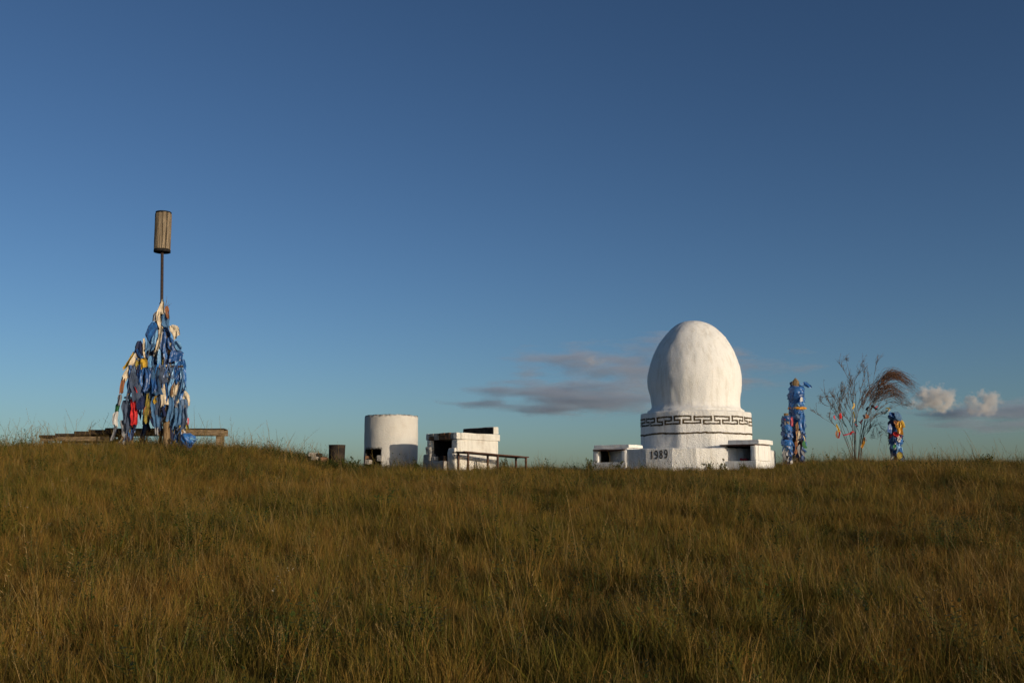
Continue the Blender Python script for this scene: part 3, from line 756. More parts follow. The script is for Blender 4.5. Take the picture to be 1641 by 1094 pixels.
# ------------------------------------------------------------------ plank benches round the pole
def build_benches():
    # long bench behind the pole
    d = 25.4; root = empty('timber_bench', (X(265, d), d, 0)); x0, x1 = X(172, d) - X(265, d), X(356.5, d) - X(265, d)
    tag(root, 'weathered timber bench with a thick front beam running behind the scarf cone', 'bench')
    zt, zb = Z(688, d), Z(697.2, d)
    rbox('front_beam', (x0, x1, 0, .06, zb, zt), M['wood'], root, 1, amp=.006, bev=.006, seg=.25)
    for i, y in enumerate((.03, .20, .37)):
        rbox('plank', (x0 - .02 + .03 * i, x1 + .015 - .02 * i, y - .06, y + .10, zt + .003, zt + .028), M['dark_wood'], root, 4 + i, amp=.005, bev=.004, seg=.3)
    rbox('back_beam', (x0, x1, .40, .45, zb, zt), M['wood'], root, 9, amp=.006, bev=.006, seg=.3)
    for px in (348, 263, 190):
        x = X(px, d) - X(265, d)
        for y in (.062, .33):
            rbox('leg', (x - .065, x + .065, y, y + .065, G(X(px, d), d + y) - .2, zb + .05), M['wood'], root, px, amp=.005, bev=.006, seg=.2)
    # low platform on the left
    d = 25.0; ox = X(122, d); root = empty('plank_platform', (ox, d, 0)); tag(root, 'low platform of dark uneven planks left of the scarf cone', 'platform')
    x0, x1 = X(63, d) - ox, X(183, d) - ox; zt, zb = Z(699, d), Z(706.5, d)
    rbox('front_beam', (x0, x1, 0, .06, zb, zt), M['wood'], root, 1, amp=.006, bev=.006, seg=.25)
    rbox('back_beam', (x0, x1, 1.2, 1.26, zb, zt), M['wood'], root, 2, amp=.006, bev=.006, seg=.25)
    seq = [(63, 91, 697.0, 701), (88, 121, 694.3, 698.6), (119, 145, 691.2, 697.6), (142, 172, 688.4, 696.6), (168, 184, 685.6, 695.4)]
    for i, (a, b, ya, yb) in enumerate(seq):
        rbox('plank', (X(a, d) - ox, X(b, d) - ox - .004, -.08 + .03 * (i % 2), 1.4, Z(yb, d) + .003 * i, Z(ya, d)), M['dark_wood'], root, 20 + i, amp=.008, bev=.008, seg=.2)
    for px in (149, 70, 178):
        x = X(px, d) - ox
        for y in (.064, 1.13):
            rbox('leg', (x - .05, x + .05, y, y + .06, G(X(px, d), d + y) - .2, zt - .004), M['dark_wood'], root, px, amp=.005, bev=.006, seg=.2)
build_benches()

# ------------------------------------------------------------------ scarf-wrapped posts on the right
def wrapped_post(px, d, py_top, py_base_w, wpx, label, seed, bands, tip=None, extra=()):
    pxm = FPX / d; x = X(px, d); g = G(x, d); zt = Z(py_top, d)
    root = empty('wrapped_post', (x, d, g)); tag(root, label, 'post', 'scarf-wrapped posts by the shrub')
    rp = wpx / pxm
    mb = MB(); tp = Vector((x, d, zt))
    if tip:
        mb.tube([Vector((x - .03, d, g - .2)), tp - Vector((0, 0, .17)), tp - Vector((.0, 0, .10)), tp], [rp * .45, rp * .42, rp * .40, .012], 8)
    else:
        mb.tube([Vector((x, d, g - .2)), tp], [rp * .45, rp * .4], 10)
    mb.build('post', M['post'], root, False)
    rnd = random.Random(seed)
    for i, (py, hpx, rpx, dx, c) in enumerate(bands):
        wrap(root, (x + dx / pxm, d, Z(py, d)), rpx / pxm, hpx / pxm, C[c], seed * 3.1 + i)
    z = zt - .15
    n = int((zt - g) * 30)
    for i in range(n):
        zz = g + .12 + (zt - .18 - g) * (i + rnd.random()) / n
        a = rnd.uniform(0, 2 * math.pi); r0 = rp * .55
        rr = max((b[2] for b in bands if abs(Z(b[0], d) - zz) < .2), default=wpx) / pxm
        A = Vector((x + math.cos(a) * rr * .75, d + math.sin(a) * rr * .75, zz)); ln = rnd.uniform(.12, .36)
        B = A + Vector((math.cos(a) * rr * .22, math.sin(a) * rr * .22, -min(ln, zz - g + .02)))
        cc = rnd.choice(extra) if rnd.random() < .25 and extra else rnd.choice(('blue', 'blue', 'royal', 'royal', 'steel', 'navy', 'sky'))
        scarf(root, A, B, rnd.uniform(.06, .13), C[cc], seed * 100 + i, None, sway=.03, cols=6, rows=7, gather=.35, view=(math.cos(a), math.sin(a), 0))
    return root
T = wrapped_post(1279.5, 27.6, 605.5, 733, 14, 'tall post wound in shiny blue scarves with a gold sash and a bare pointed top', 4,
    [(625, 16, 12, 1, 'blue'), (634, 14, 13, -1, 'royal'), (642, 14, 12, 1, 'blue'), (649, 10, 12, 0, 'blue'), (662, 14, 12, -1, 'royal'), (671, 14, 12, 0, 'blue'), (680, 14, 12, 1, 'steel'),
     (690, 14, 12, -2, 'royal'), (700, 14, 11, 1, 'navy'), (712, 16, 10, -1, 'dark'), (724, 16, 9, 0, 'navy')], True, ('navy', 'cream', 'steel'))
d_ = 27.6; px_ = FPX / d_
wrap(T, (X(1280.5, d_), d_, Z(654, d_)), 14.2 / px_, 6 / px_, C['gold'], 44.0, 'sash', label='gold sash')
scarf(T, P(1288, 612, d_ - .1), P(1297, 622, d_ - .15), .16, C['blue'], 901, sway=.02)
for i, (a, b, w, c) in enumerate((((1279, 676), (1277, 690), .12, 'tan'), ((1277, 686), (1276, 706), .11, 'tan'), ((1281, 690), (1280, 704), .12, 'cream'), ((1288, 706), (1290, 718), .10, 'green'), ((1275, 704), (1273, 728), .09, 'rust'), ((1281, 712), (1279, 730), .10, 'grey'),
                                  ((1284, 722), (1290, 732), .08, 'grey'), ((1269, 668), (1267, 682), .08, 'crimson'), ((1286, 662), (1288, 690), .2, 'blue'), ((1276, 664), (1282, 672), .12, 'faded'), ((1284, 636), (1284, 644), .1, 'white'))):
    scarf(T, P(*a, d_ - .24), P(*b, d_ - .27), w, C[c], 920 + i, sway=.02, cols=6, rows=7)
S1 = wrapped_post(1262, 27.3, 662, 733, 9.5, 'shorter blue-wrapped post with a crimson tie close beside the tall one', 5,
    [(672, 10, 7.5, -1, 'royal'), (686, 12, 8.5, 0, 'blue'), (697, 12, 9, 0, 'royal'), (709, 12, 9, 0, 'blue'), (719, 12, 8, 0, 'steel'), (727, 10, 8, 1, 'slate')], False, ('white', 'steel', 'grey'))
wrap(S1, (X(1261, 27.3), 27.3, Z(670.5, 27.3)), .115, .11, C['crimson'], 52.0, 'sash', label='crimson tie')
S2 = wrapped_post(1436.5, 27.4, 661, 733, 11.5, 'lone stubby post right of the shrub wound in blue and orange cloth', 8,
    [(669, 9, 9.5, 0, 'steel'), (677, 12, 10, 0, 'navy'), (688, 14, 11, 0, 'royal'), (698, 10, 10, 0, 'crimson'), (707, 14, 10, 0, 'blue'), (718, 14, 9.5, 0, 'sky'), (727, 10, 9, 1, 'royal')], False, ('navy', 'steel', 'white'))
for i, (a, b, w, c) in enumerate((((1440, 674), (1440, 695), .22, 'gold'), ((1443, 672), (1446, 686), .14, 'yellow'), ((1433, 674), (1441, 680), .10, 'rust'), ((1427, 661), (1429, 669), .2, 'royal'), ((1437, 660), (1437, 671), .28, 'steel'), ((1432, 693), (1440, 699), .14, 'red'), ((1441, 700), (1440, 706), .1, 'white'),
                                  ((1441, 724), (1441, 735), .18, 'olive'), ((1426, 679), (1424, 694), .14, 'royal'), ((1434, 712), (1434, 718), .08, 'green'))):
    scarf(S2, P(*a, 27.15), P(*b, 27.1), w, C[c], 960 + i, sway=.015, cols=6, rows=7)

# ------------------------------------------------------------------ bare windblown shrub with ribbons
def build_shrub():
    d = 27.9; pxm = FPX / d
    base = P(1371, 733, d); g = G(base.x, d); root = empty('ribbon_shrub', (base.x, d, g))
    tag(root, 'bare thin-stemmed shrub with feathery russet plumes blown right and coloured ribbons', 'shrub')
    rnd = random.Random(11)
    def q(zx, zy, dd=0): return P(1310 + zx / 6.08, 560 + zy / 6.08, d + dd)
    stems = [([(368, 1060), (352, 800), (345, 560), (350, 380), (325, 290), (280, 100)], .020), ([(372, 1060), (362, 740), (374, 480), (358, 330), (405, 225), (442, 125)], .022), ([(378, 1060), (430, 760), (500, 560), (600, 330), (690, 250)], .024),
             ([(384, 1060), (470, 640), (560, 480), (660, 385), (740, 380)], .022), ([(364, 1060), (285, 790), (225, 650), (212, 500), (240, 370)], .017), ([(360, 1060), (260, 840), (140, 710), (115, 645), (180, 615)], .016),
             ([(368, 1060), (230, 700), (165, 570), (70, 540), (18, 480)], .014), ([(386, 1060), (440, 800), (560, 650), (650, 620)], .016), ([(390, 1060), (430, 900), (480, 790), (560, 745), (620, 850)], .014), ([(372, 1060), (400, 700), (430, 520), (470, 380), (545, 330)], .018),
             ([(370, 1060), (390, 620), (455, 440), (560, 300), (640, 235)], .018), ([(366, 1060), (330, 700), (305, 480), (300, 400), (330, 330)], .014), ([(380, 1060), (520, 600), (600, 500), (700, 510), (790, 550)], .015), ([(366, 1060), (250, 780), (200, 560), (150, 450)], .013),
             ([(376, 1060), (452, 690), (530, 560), (590, 420), (700, 340)], .018), ([(368, 1060), (342, 830), (290, 660), (180, 480), (70, 465)], .013), ([(384, 1060), (480, 720), (580, 660), (520, 860)], .012)]
    tips = []; allp = []
    for i, (c, r) in enumerate(stems):
        dd = rnd.uniform(-.25, .25)
        pts = [q(x, y, dd * (j / (len(c) - 1)) ** 1.2) for j, (x, y) in enumerate(c)]
        pts[0].z = g - .12; pts[0] += Vector((rnd.gauss(0, .045), rnd.gauss(0, .05), 0)); pts[1] += Vector((rnd.gauss(0, .03), 0, 0))
        sp = spline(pts, 22)
        mb = MB(); mb.tube(sp, [r * .36 * (1 - .8 * k / 21) + .0018 for k in range(22)], 6); mb.build('stem', M['bark'], root)
        tips.append(sp[-1]); allp.append(sp)
        for f_ in range(2):                                  # forks
            k = rnd.randint(6, 15); t = (sp[k + 1] - sp[k - 1]).normalized(); sd = rnd.choice((-1, 1))
            e = sp[k] + (t + Vector((sd * rnd.uniform(.25, .6), rnd.uniform(-.4, .4), rnd.uniform(-.1, .3)))).normalized() * rnd.uniform(.35, .75)
            m_ = sp[k].lerp(e, .5) + Vector((sd * .03 + rnd.gauss(0, .03), 0, rnd.gauss(0, .03)))
            s2 = spline([sp[k], m_, e], 22)
            mb = MB(); mb.tube(s2, [r * .18 * (1 - .8 * q_ / 21) + .0015 for q_ in range(22)], 5); mb.build('fork', M['bark'], root)
            allp.append(s2)
    # fine twigs
    mb = MB()
    for sp in allp:
        for n in range(12):
            k = rnd.randint(7, 21); p = sp[k]; t = (sp[min(k + 1, 21)] - sp[k - 1]).normalized()
            dirv = (t + Vector((rnd.uniform(-.7, .8), rnd.uniform(-.6, .6), rnd.uniform(-.1, .7)))).normalized()
            L = rnd.uniform(.06, .26) * (1 if rnd.random() < .8 else 1.6)
            e = p + dirv * L; m_ = p + dirv * L * .5 + Vector((0, 0, .02))
            e += Vector((rnd.uniform(0, .06), 0, rnd.uniform(-.03, .05)))
            mb.tube([p, m_, e], [.0045, .0035, .0015], 4)
            for s in range(rnd.randint(0, 4)):
                o = m_.lerp(e, rnd.random()); v = Vector((rnd.uniform(-.3, 1), rnd.uniform(-.7, .7), rnd.uniform(-.4, .9))).normalized() * rnd.uniform(.03, .08)
                mb.tube([o, o + v], [.003, .001], 3)
    mb.build('twig_spray', M['bark'], root)
    # plumes
    for (starts, ends, n, drop) in (([(600, 340), (690, 250), (640, 290)], [(760, 215), (860, 260), (940, 350), (985, 420), (800, 270), (890, 330)], 140, 1), ([(540, 500), (660, 385), (600, 440)], [(700, 350), (790, 400), (850, 480), (870, 540), (830, 430)], 120, 1), ([(420, 560), (500, 480)], [(470, 380), (560, 340), (620, 330)], 40, .3)):
        mb = MB()
        for i in range(n):
            s = rnd.choice(starts); e = rnd.choice(ends); dd = rnd.uniform(-.3, .3)
            A = q(s[0] + rnd.gauss(0, 26), s[1] + rnd.gauss(0, 26), dd * .5); B = q(e[0] + rnd.gauss(0, 30), e[1] + rnd.gauss(0, 26), dd)
            mid = (A + B) / 2 + Vector((-.02, 0, (B - A).length * .22 * drop + rnd.uniform(-.03, .05)))
            sp = spline([A, mid, B], 8)
            mb.tube(sp, [.0035, .003, .003, .003, .0028, .0025, .002, .0012], 4)
            for k in range(3, 8):
                if rnd.random() < .75:
                    v = (sp[k] - sp[k - 1]).normalized() * rnd.uniform(.03, .09) + Vector((rnd.uniform(-.02, .03), rnd.uniform(-.03, .03), rnd.uniform(-.035, .02)))
                    mb.tube([sp[k], sp[k] + v], [.003, .0012], 3)
        mb.build('plume', M['plume'], root)
    # small dry tufts at the twig tips
    for (x, y) in ((280, 100), (435, 150), (80, 468), (150, 440), (240, 360), (400, 220), (315, 270), (530, 840), (600, 830), (30, 490), (110, 650), (345, 450), (440, 520)):
        mb = MB(); c0 = q(x, y)
        for i in range(26):
            v = Vector((rnd.uniform(-.3, .8), rnd.uniform(-.5, .5), rnd.uniform(-.3, 1))).normalized() * rnd.uniform(.04, .11); o = c0 + Vector((rnd.gauss(0, .03), rnd.gauss(0, .03), rnd.gauss(0, .06)))
            mb.tube([o, o + v], [.0045, .0015], 3)
        mb.build('seed_tuft', M['bark'], root)
    # ribbons
    rb = [((352, 520), (356, 580), .09, 'yellow'), ((355, 600), (355, 665), .06, 'olive'), ((358, 665), (360, 710), .05, 'cream'), ((165, 640), (163, 685), .09, 'crimson'), ((228, 620), (226, 680), .10, 'red'), ((240, 690), (290, 745), .07, 'teal'), ((185, 725), (220, 800), .08, 'yellow'),
          ((188, 790), (196, 862), .09, 'rust'), ((215, 790), (222, 860), .07, 'red'), ((250, 835), (330, 820), .06, 'crimson'), ((320, 830), (350, 795), .09, 'red'), ((452, 860), (444, 960), .10, 'gold'), ((462, 850), (466, 890), .05, 'red'), ((480, 630), (470, 675), .16, 'rust'), ((440, 640), (470, 660), .08, 'dark'),
          ((520, 545), (585, 575), .10, 'dark'), ((585, 550), (560, 590), .06, 'crimson'), ((615, 600), (650, 630), .05, 'dark'), ((650, 630), (690, 600), .05, 'teal'), ((660, 575), (710, 580), .05, 'olive'), ((695, 575), (700, 600), .06, 'cream'), ((470, 590), (500, 560), .08, 'dark'), ((365, 800), (366, 835), .06, 'pink'), ((395, 700), (425, 708), .05, 'cream'),
          ((360, 725), (400, 735), .05, 'crimson'), ((520, 720), (490, 770), .05, 'tan'), ((330, 925), (340, 935), .05, 'white'), ((440, 680), (420, 720), .05, 'crimson')]
    for i, (a, b, w, c) in enumerate(rb):
        scarf(root, q(*a, -.12), q(*b, -.15), w * .7, C[c], 1200 + i, None, 'ribbon', sway=.03, cols=5, rows=8, gather=.5)
build_shrub()

# ------------------------------------------------------------------ grass
def leaf_mat(name, lo, hi, dry, patch_scale=.35, trans=.25):
    m, nt, b = mat(name, .65, .2)
    oi = nt.nodes.new('ShaderNodeObjectInfo'); at = nt.nodes.new('ShaderNodeAttribute'); at.attribute_name = 'h'
    geo = nt.nodes.new('ShaderNodeNewGeometry')
    n = nt.nodes.new('ShaderNodeTexNoise'); n.inputs['Scale'].default_value = patch_scale; n.inputs['Detail'].default_value = 5; n.inputs['Roughness'].default_value = .62
    nt.links.new(geo.outputs['Position'], n.inputs['Vector'])
    n2 = nt.nodes.new('ShaderNodeMath'); n2.operation = 'MULTIPLY_ADD'; n2.inputs[1].default_value = .50; nt.links.new(oi.outputs['Random'], n2.inputs[0])
    n3 = nt.nodes.new('ShaderNodeMath'); n3.operation = 'SUBTRACT'; n3.inputs[1].default_value = .25; nt.links.new(n.outputs['Fac'], n3.inputs[0])
    nt.links.new(n3.outputs[0], n2.inputs[2])
    c = ramp(nt, n2.outputs[0], [(.34, lo), (.50, hi), (.66, dry)])
    tip = mix(nt, .55, c, (*dry, 1))
    r2 = ramp(nt, at.outputs['Fac'], [(.25, (0, 0, 0)), (1, (1, 1, 1))])
    col = mix(nt, r2, c, tip)
    nt.links.new(col, b.inputs['Base Color'])
    tr = nt.nodes.new('ShaderNodeBsdfTranslucent'); nt.links.new(col, tr.inputs['Color'])
    ms = nt.nodes.new('ShaderNodeMixShader'); ms.inputs[0].default_value = trans
    out = [k for k in nt.nodes if k.type == 'OUTPUT_MATERIAL'][0]
    nt.links.new(b.outputs[0], ms.inputs[1]); nt.links.new(tr.outputs[0], ms.inputs[2]); nt.links.new(ms.outputs[0], out.inputs['Surface'])
    return m
MG = leaf_mat('steppe_grass', (.078, .098, .012), (.185, .142, .018), (.285, .158, .036))
MS = leaf_mat('dry_stalk', (.15, .110, .028), (.23, .158, .046), (.30, .195, .070), .6)
MH = leaf_mat('green_herb', (.040, .062, .010), (.070, .088, .014), (.10, .10, .022), .8, .2)
MWF = simple('tiny_pale_flower', (.28, .25, .20), (.42, .38, .32), 5, .8, .1, 0)

def blade(mb_v, mb_f, mb_h, base, ang, lean, L, w, curl, segs=4, rnd=random):
    dx, dy = math.cos(ang), math.sin(ang); px, py = -dy, dx
    b0 = len(mb_v); x = y = z = 0; a = lean
    tw = rnd.uniform(-.6, .6)
    for s in range(segs + 1):
        t = s / segs; ww = w * (1 - t ** 1.6) * .5 + .0002
        c, s_ = math.cos(tw * t), math.sin(tw * t)
        qx, qy = px * c + dx * s_, py * c + dy * s_
        mb_v.append((base[0] + dx * x + qx * ww, base[1] + dy * x + qy * ww, z)); mb_h.append(t)
        mb_v.append((base[0] + dx * x - qx * ww, base[1] + dy * x - qy * ww, z)); mb_h.append(t)
        st = L / segs; x += math.sin(a) * st; z += math.cos(a) * st; a += curl / segs
    for s in range(segs):
        k = b0 + s * 2; mb_f.append((k, k + 1, k + 3, k + 2))
SRC = bpy.data.collections.new('grass_sources')      # never linked to the scene: only read by the scatter
def source(name, v, f, h, m, mats=None, idx=None):
    me = bpy.data.meshes.new(name); me.from_pydata(v, [], f); me.update()
    a = me.attributes.new('h', 'FLOAT', 'POINT'); a.data.foreach_set('value', h)
    me.materials.append(m)
    if mats:
        for k in mats: me.materials.append(k)
        me.polygons.foreach_set('material_index', idx)
    o = bpy.data.objects.new(name, me); SRC.objects.link(o); return o
def tuft(i, n, rad, Lm, w, lean, rnd):
    v, f, h = [], [], []
    for k in range(n):
        r, a = rad * math.sqrt(rnd.random()), rnd.uniform(0, 6.283)
        blade(v, f, h, (r * math.cos(a), r * math.sin(a)), a + rnd.gauss(0, .8), abs(rnd.gauss(lean, .24)), Lm * rnd.uniform(.45, 1.15), w * rnd.uniform(.6, 1.3), rnd.uniform(.1, 1.1), 4, rnd)
    return v, f, h
rnd = random.Random(3)
for i in range(6): source('a_tuft%d' % i, *tuft(i, 32, .09, .125 + .01 * i, .0032, .42, rnd), MG)          # 0-5 short tufts
for i in range(4): source('b_tuft%d' % i, *tuft(i, 18, .11, .21 + .018 * i, .0030, .42, rnd), MG)             # 6-9 longer
for i in range(5):                                                                                             # 10-14 stalks with seed heads
    v, f, h = [], [], []
    for k in range(3):
        L = rnd.uniform(.24, .48); a = rnd.uniform(0, 6.28); le, cu = abs(rnd.gauss(.2, .16)), rnd.uniform(.1, .7); bs = (rnd.gauss(0, .10), rnd.gauss(0, .10))
        nv = len(v); blade(v, f, h, bs, a, le, L, .0026, cu, 6, rnd)
        tipx = v[-1]; pre = v[-5]
        for s in range(7):
            t = s / 7; p = [pre[j] + (tipx[j] - pre[j]) * (t * 1.1) for j in range(3)]
            b0 = len(v); an = rnd.uniform(0, 6.28); l2 = rnd.uniform(.010, .022); ww = .0016
            v += [(p[0] - ww, p[1], p[2]), (p[0] + ww, p[1], p[2]), (p[0] + math.cos(an) * l2 * .6, p[1] + math.sin(an) * l2 * .6, p[2] + l2)]; h += [.9, .9, 1]; f.append((b0, b0 + 1, b0 + 2))
    source('c_stalk%d' % i, v, f, h, MS)
for i in range(3):                                                                                             # 15-17 green leafy herbs
    v, f, h = [], [], []
    for k in range(9):
        a = rnd.uniform(0, 6.28); le = rnd.uniform(.1, .6); L = rnd.uniform(.14, .30)
        for s in range(10):
            t = (s + 1) / 10; r = math.sin(le) * L * t; z = math.cos(le) * L * t; an = a + rnd.uniform(-1.6, 1.6); ll = rnd.uniform(.014, .030); lw = ll * .30
            c = (r * math.cos(a), r * math.sin(a), z); ux, uy = math.cos(an), math.sin(an); uz = rnd.uniform(-.2, .7)
            b0 = len(v)
            v += [c, (c[0] + ux * ll * .5 - uy * lw, c[1] + uy * ll * .5 + ux * lw, c[2] + uz * ll * .5), (c[0] + ux * ll, c[1] + uy * ll, c[2] + uz * ll), (c[0] + ux * ll * .5 + uy * lw, c[1] + uy * ll * .5 - ux * lw, c[2] + uz * ll * .5)]
            h += [.2] * 4; f.append((b0, b0 + 1, b0 + 2, b0 + 3))
        blade(v, f, h, (0, 0), a, le, L, .004, 0, 2, rnd)
    source('d_herb%d' % i, v, f, h, MH)
v, f, h, idx = [], [], [], []                                                                                  # 18 small pale flower heads
for k in range(3):
    a = rnd.uniform(0, 6.28); L = rnd.uniform(.14, .26); n0 = len(f)
    blade(v, f, h, (0, 0), a, rnd.uniform(.1, .4), L, .003, .2, 4, rnd); idx += [0] * (len(f) - n0)
    t = v[-1]
    for s in range(4):
        c = [t[j] + rnd.gauss(0, .010) for j in range(3)]; b0 = len(v); z = .004
        v += [(c[0] - z, c[1], c[2]), (c[0], c[1] - z, c[2] + z * .5), (c[0] + z, c[1], c[2]), (c[0], c[1] + z, c[2] + z)]; h += [1] * 4
        f.append((b0, b0 + 1, b0 + 2, b0 + 3)); idx.append(1)
source('e_flower0', v, f, h, MS, [MWF], idx)

def footprints(x, y):
    m = np.zeros(len(x), bool)
    m |= ((x - SX) ** 2 + (y - SD) ** 2) < 2.45 ** 2
    cxk = X(626.5, 28.0); m |= ((x - cxk) ** 2 + (y - 28.0) ** 2) < .72 ** 2
    def obox(cx, cy, ang, x0, x1, y0, y1):
        c, s = math.cos(ang), math.sin(ang); dx, dy = x - cx, y - cy; lx, ly = dx * c + dy * s, -dx * s + dy * c
        return (lx > x0) & (lx < x1) & (ly > y0) & (ly < y1)
    m |= obox(X(733, 25.5), 25.5, R(-42), -1.22, .04, -.12, 1.62)
    m |= obox(SX + rx(1003, -1.58), SD - 1.58, R(-38), -1.1, .02, -.02, .8); m |= obox(SX + rx(1212, -2.9), SD - 2.9, R(-37), -1.26, .02, -.02, 1.0)
    return m
def near_shrine(x, y):
    return np.exp(-(((x - SX) / 3.6) ** 2 + ((y - SD + 2.2) / 2.2) ** 2))
def scatter():
    rs = np.random.RandomState(4)
    bands = [(1.8, 7, 420), (7, 13, 360), (13, 20, 250), (20, 28.5, 200), (28.5, 36, 70)]
    xs, ys = [], []
    for y0, y1, den in bands:
        hw = .60 * y1 + 2.5; n = int(2 * hw * (y1 - y0) * den)
        x = rs.uniform(-hw, hw, n); y = rs.uniform(y0, y1, n); k = np.abs(x) < .60 * y + 2.5
        xs.append(x[k]); ys.append(y[k])
    x, y = np.concatenate(xs), np.concatenate(ys); n = len(x)
    def nf(s, sd):
        return np.array([noise.fractal(Vector((a * s, b * s, sd)), 1, 2, 3) for a, b in zip(x, y)])
    big, mid, fine = nf(.22, 1.0), nf(.9, 5.0), nf(2.8, 9.0)
    keep = (~footprints(x, y)) & (rs.rand(n) < .82 + .35 * mid + .35 * fine)
    x, y, big, mid, fine = x[keep], y[keep], big[keep], mid[keep], fine[keep]; n = len(x)
    u = rs.rand(n)
    tall = np.clip(.17 + .26 * mid + .12 * big, .05, .6)
    kind = np.where(u < tall, rs.randint(6, 10, n), rs.randint(0, 6, n))
    ns = near_shrine(x, y)
    w = rs.rand(n)
    st = .045 + .05 * np.clip(mid, 0, 1) + .05 * (np.exp(-((y - 24.7) / 1.6) ** 2) * (x < -4)); st *= (1 - ns)
    crest = np.exp(-((y - 25.3) / 1.1) ** 2) * ((x < X(570, 25)) | (x > X(1250, 25)))
    st = st + .07 * crest * (1 - ns)
    kind = np.where(w < st, rs.randint(10, 15, n), kind)
    gr = np.clip(.018 + .12 * np.clip(-big, 0, 1) + .25 * np.exp(-((x - X(520, 25)) / 1.6) ** 2 - ((y - 25.2) / 1.3) ** 2), 0, .4)
    kind = np.where((w > .5) & (w < .5 + gr), rs.randint(15, 18, n), kind)
    kind = np.where((w > .996) & (big > -.1), 18, kind)
    sc = rs.uniform(.65, 1.3, n) * np.clip(.92 + .30 * mid + .58 * fine, .42, 1.75) * (1 - .55 * ns)
    crest_left = np.exp(-((y - 24.5) / 2.0) ** 2) * (x < -5)
    sc *= 1 + .15 * crest_left
    sc *= np.where((y > 25.2) & (kind < 10), .85, 1.0)
    sc *= np.where((kind >= 10) & (kind < 15) & (rs.rand(n) < .4), 1 + .7 * crest, 1.0)
    wid = 1 + np.clip((y - 8) / 18, 0, 1.0) * .4
    z = ground_np(x, y) - .01
    me = bpy.data.meshes.new('grass'); me.vertices.add(n)
    me.vertices.foreach_set('co', np.stack([x, y, z], 1).ravel())
    bx = rs.normal(0, .16, n) - .05; by = rs.normal(0, .19, n) - .15 - .3 * mid - .2 * big + .15 * fine      # wind lays it over to the left, in patches
    sp = rs.uniform(0, 6.283, n); cs, ss = np.cos(sp), np.sin(sp); cx_, sx_ = np.cos(bx), np.sin(bx); cy_, sy_ = np.cos(by), np.sin(by)
    r00 = cy_ * cs + sy_ * sx_ * ss; r10 = cx_ * ss; r20 = -sy_ * cs + cy_ * sx_ * ss; r21 = sy_ * ss + cy_ * sx_ * cs; r22 = cy_ * cx_
    rot = np.stack([np.arctan2(r21, r22), -np.arcsin(np.clip(r20, -1, 1)), np.arctan2(r10, r00)], 1)
    for nm, ty, val in (('kind_id', 'INT', kind.astype(np.int32)), ('turn', 'FLOAT_VECTOR', rot.ravel()), ('size', 'FLOAT_VECTOR', np.stack([sc * wid, sc * wid, sc], 1).ravel())):
        a = me.attributes.new(nm, ty, 'POINT')
        a.data.foreach_set('vector' if ty == 'FLOAT_VECTOR' else 'value', val)
    o = bpy.data.objects.new('grass', me); COL.objects.link(o)
    tag(o, 'brown and olive dry steppe grass covering the slope', 'grass', kind='stuff')
    ng = bpy.data.node_groups.new('scatter_grass', 'GeometryNodeTree')
    ng.interface.new_socket('Geometry', in_out='INPUT', socket_type='NodeSocketGeometry'); ng.interface.new_socket('Geometry', in_out='OUTPUT', socket_type='NodeSocketGeometry')
    N = ng.nodes; Lk = ng.links
    gi, go = N.new('NodeGroupInput'), N.new('NodeGroupOutput')
    mp = N.new('GeometryNodeMeshToPoints'); iop = N.new('GeometryNodeInstanceOnPoints'); ci = N.new('GeometryNodeCollectionInfo')
    ci.inputs['Collection'].default_value = SRC; ci.inputs['Separate Children'].default_value = True; ci.inputs['Reset Children'].default_value = True
    def na(nm, ty):
        a = N.new('GeometryNodeInputNamedAttribute'); a.data_type = ty; a.inputs['Name'].default_value = nm; return a.outputs['Attribute']
    Lk.new(gi.outputs[0], mp.inputs['Mesh']); Lk.new(mp.outputs[0], iop.inputs['Points']); Lk.new(ci.outputs[0], iop.inputs['Instance'])
    iop.inputs['Pick Instance'].default_value = True
    Lk.new(na('kind_id', 'INT'), iop.inputs['Instance Index'])
    e2r = N.new('FunctionNodeEulerToRotation'); Lk.new(na('turn', 'FLOAT_VECTOR'), e2r.inputs[0]); Lk.new(e2r.outputs[0], iop.inputs['Rotation'])
    Lk.new(na('size', 'FLOAT_VECTOR'), iop.inputs['Scale']); Lk.new(iop.outputs[0], go.inputs[0])
    md = o.modifiers.new('scatter', 'NODES'); md.node_group = ng
    print('grass points', n)
scatter()

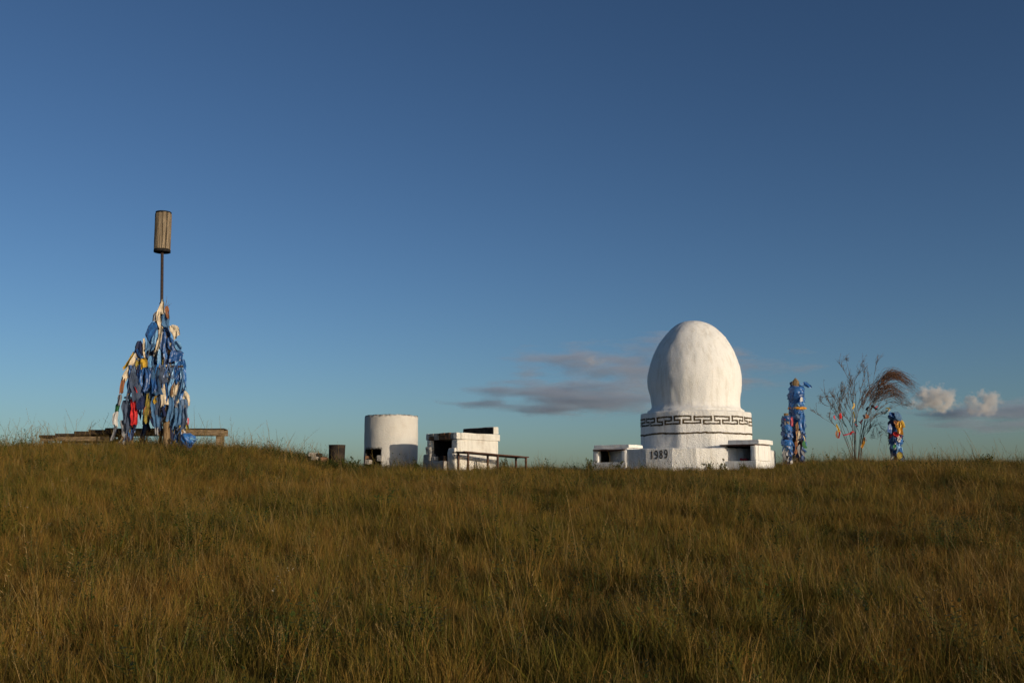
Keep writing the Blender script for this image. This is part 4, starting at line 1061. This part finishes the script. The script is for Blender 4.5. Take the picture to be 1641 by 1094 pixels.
# ------------------------------------------------------------------ leafy weeds one can tell apart
def weed(px, d, h, spread, n, label, seed, dark=False, base_py=None):
    rn = random.Random(seed); x = X(px, d); g = G(x, d)
    root = empty('weed', (x, d, g)); tag(root, label, 'plant', 'leafy weeds along the crest')
    st, v, f, hh = MB(), [], [], []
    for k in range(n):
        a = rn.uniform(0, 6.28); le = abs(rn.gauss(0, spread)); L = h * rn.uniform(.5, 1.05)
        pts = []; p = Vector((rn.gauss(0, .05), rn.gauss(0, .05), -.03)); an = le
        for s in range(7):
            pts.append(p.copy()); p += Vector((math.cos(a) * math.sin(an), math.sin(a) * math.sin(an), math.cos(an))) * L / 6; an += rn.uniform(-.02, .14)
        st.tube(pts, [.005 * (1 - .12 * s) for s in range(7)], 4)
        for s in range(26):
            t = rn.uniform(.15, 1) * 6; i = min(int(t), 5); c = pts[i].lerp(pts[i + 1], t - i)
            u = Vector((rn.uniform(-1, 1), rn.uniform(-1, 1), rn.uniform(-.2, .9))).normalized(); ll = rn.uniform(.03, .075); sd = u.cross(Vector((rn.uniform(-.5, .5), rn.uniform(-.5, .5), 1))).normalized() * ll * .24
            b0 = len(v); v += [c, c + u * ll * .5 + sd, c + u * ll, c + u * ll * .5 - sd]; hh += [.2] * 4; f.append((b0, b0 + 1, b0 + 2, b0 + 3))
    st.build('stems', M['bark'] if dark else MH, root, True, False)
    o = mesh_obj('foliage', v, f, MH, root)
weed(478, 25.0, .42, .35, 16, 'bushy green weed left of the rubble on the crest', 1)
weed(462, 24.8, .34, .35, 12, 'low green weed at the far left of the weedy patch', 2)
weed(548, 25.4, .46, .40, 22, 'dense green weed in front of the charred drum', 3)
weed(532, 25.2, .34, .40, 14, 'low weed at the left foot of the charred drum', 4)
weed(573, 25.7, .42, .30, 14, 'leafy weed against the left side of the white cylinder', 5)
weed(660, 25.6, .40, .25, 12, 'dark weed before the shaded right side of the white cylinder', 6, True)
weed(677, 25.7, .34, .35, 9, 'small weed between the white cylinder and the stove', 7)
weed(808, 26.6, .46, .35, 16, 'feathery weed behind the right end of the low bench', 8)
weed(944, 26.2, .42, .38, 20, 'dark bushy weed left of the shrine altar', 9, True)
weed(988, 25.7, .40, .25, 9, 'upright weed in front of the left altar hearth', 10, True)
weed(1138, 25.0, .40, .25, 10, 'leafy weed against the sunlit front of the plinth', 11)
weed(1160, 25.1, .36, .22, 8, 'slim weed beside the left pillar of the right altar', 12)
weed(1190, 24.7, .26, .35, 14, 'low weed under the right altar hearth', 13)
weed(1018, 28.6, .0, .3, 1, 'tiny plant', 14) if False else None
weed(1582, 25.2, .34, .45, 22, 'grassy green clump on the crest near the right edge', 15)
weed(1338, 26.8, .30, .3, 6, 'small weed at the left of the ribbon shrub', 16)
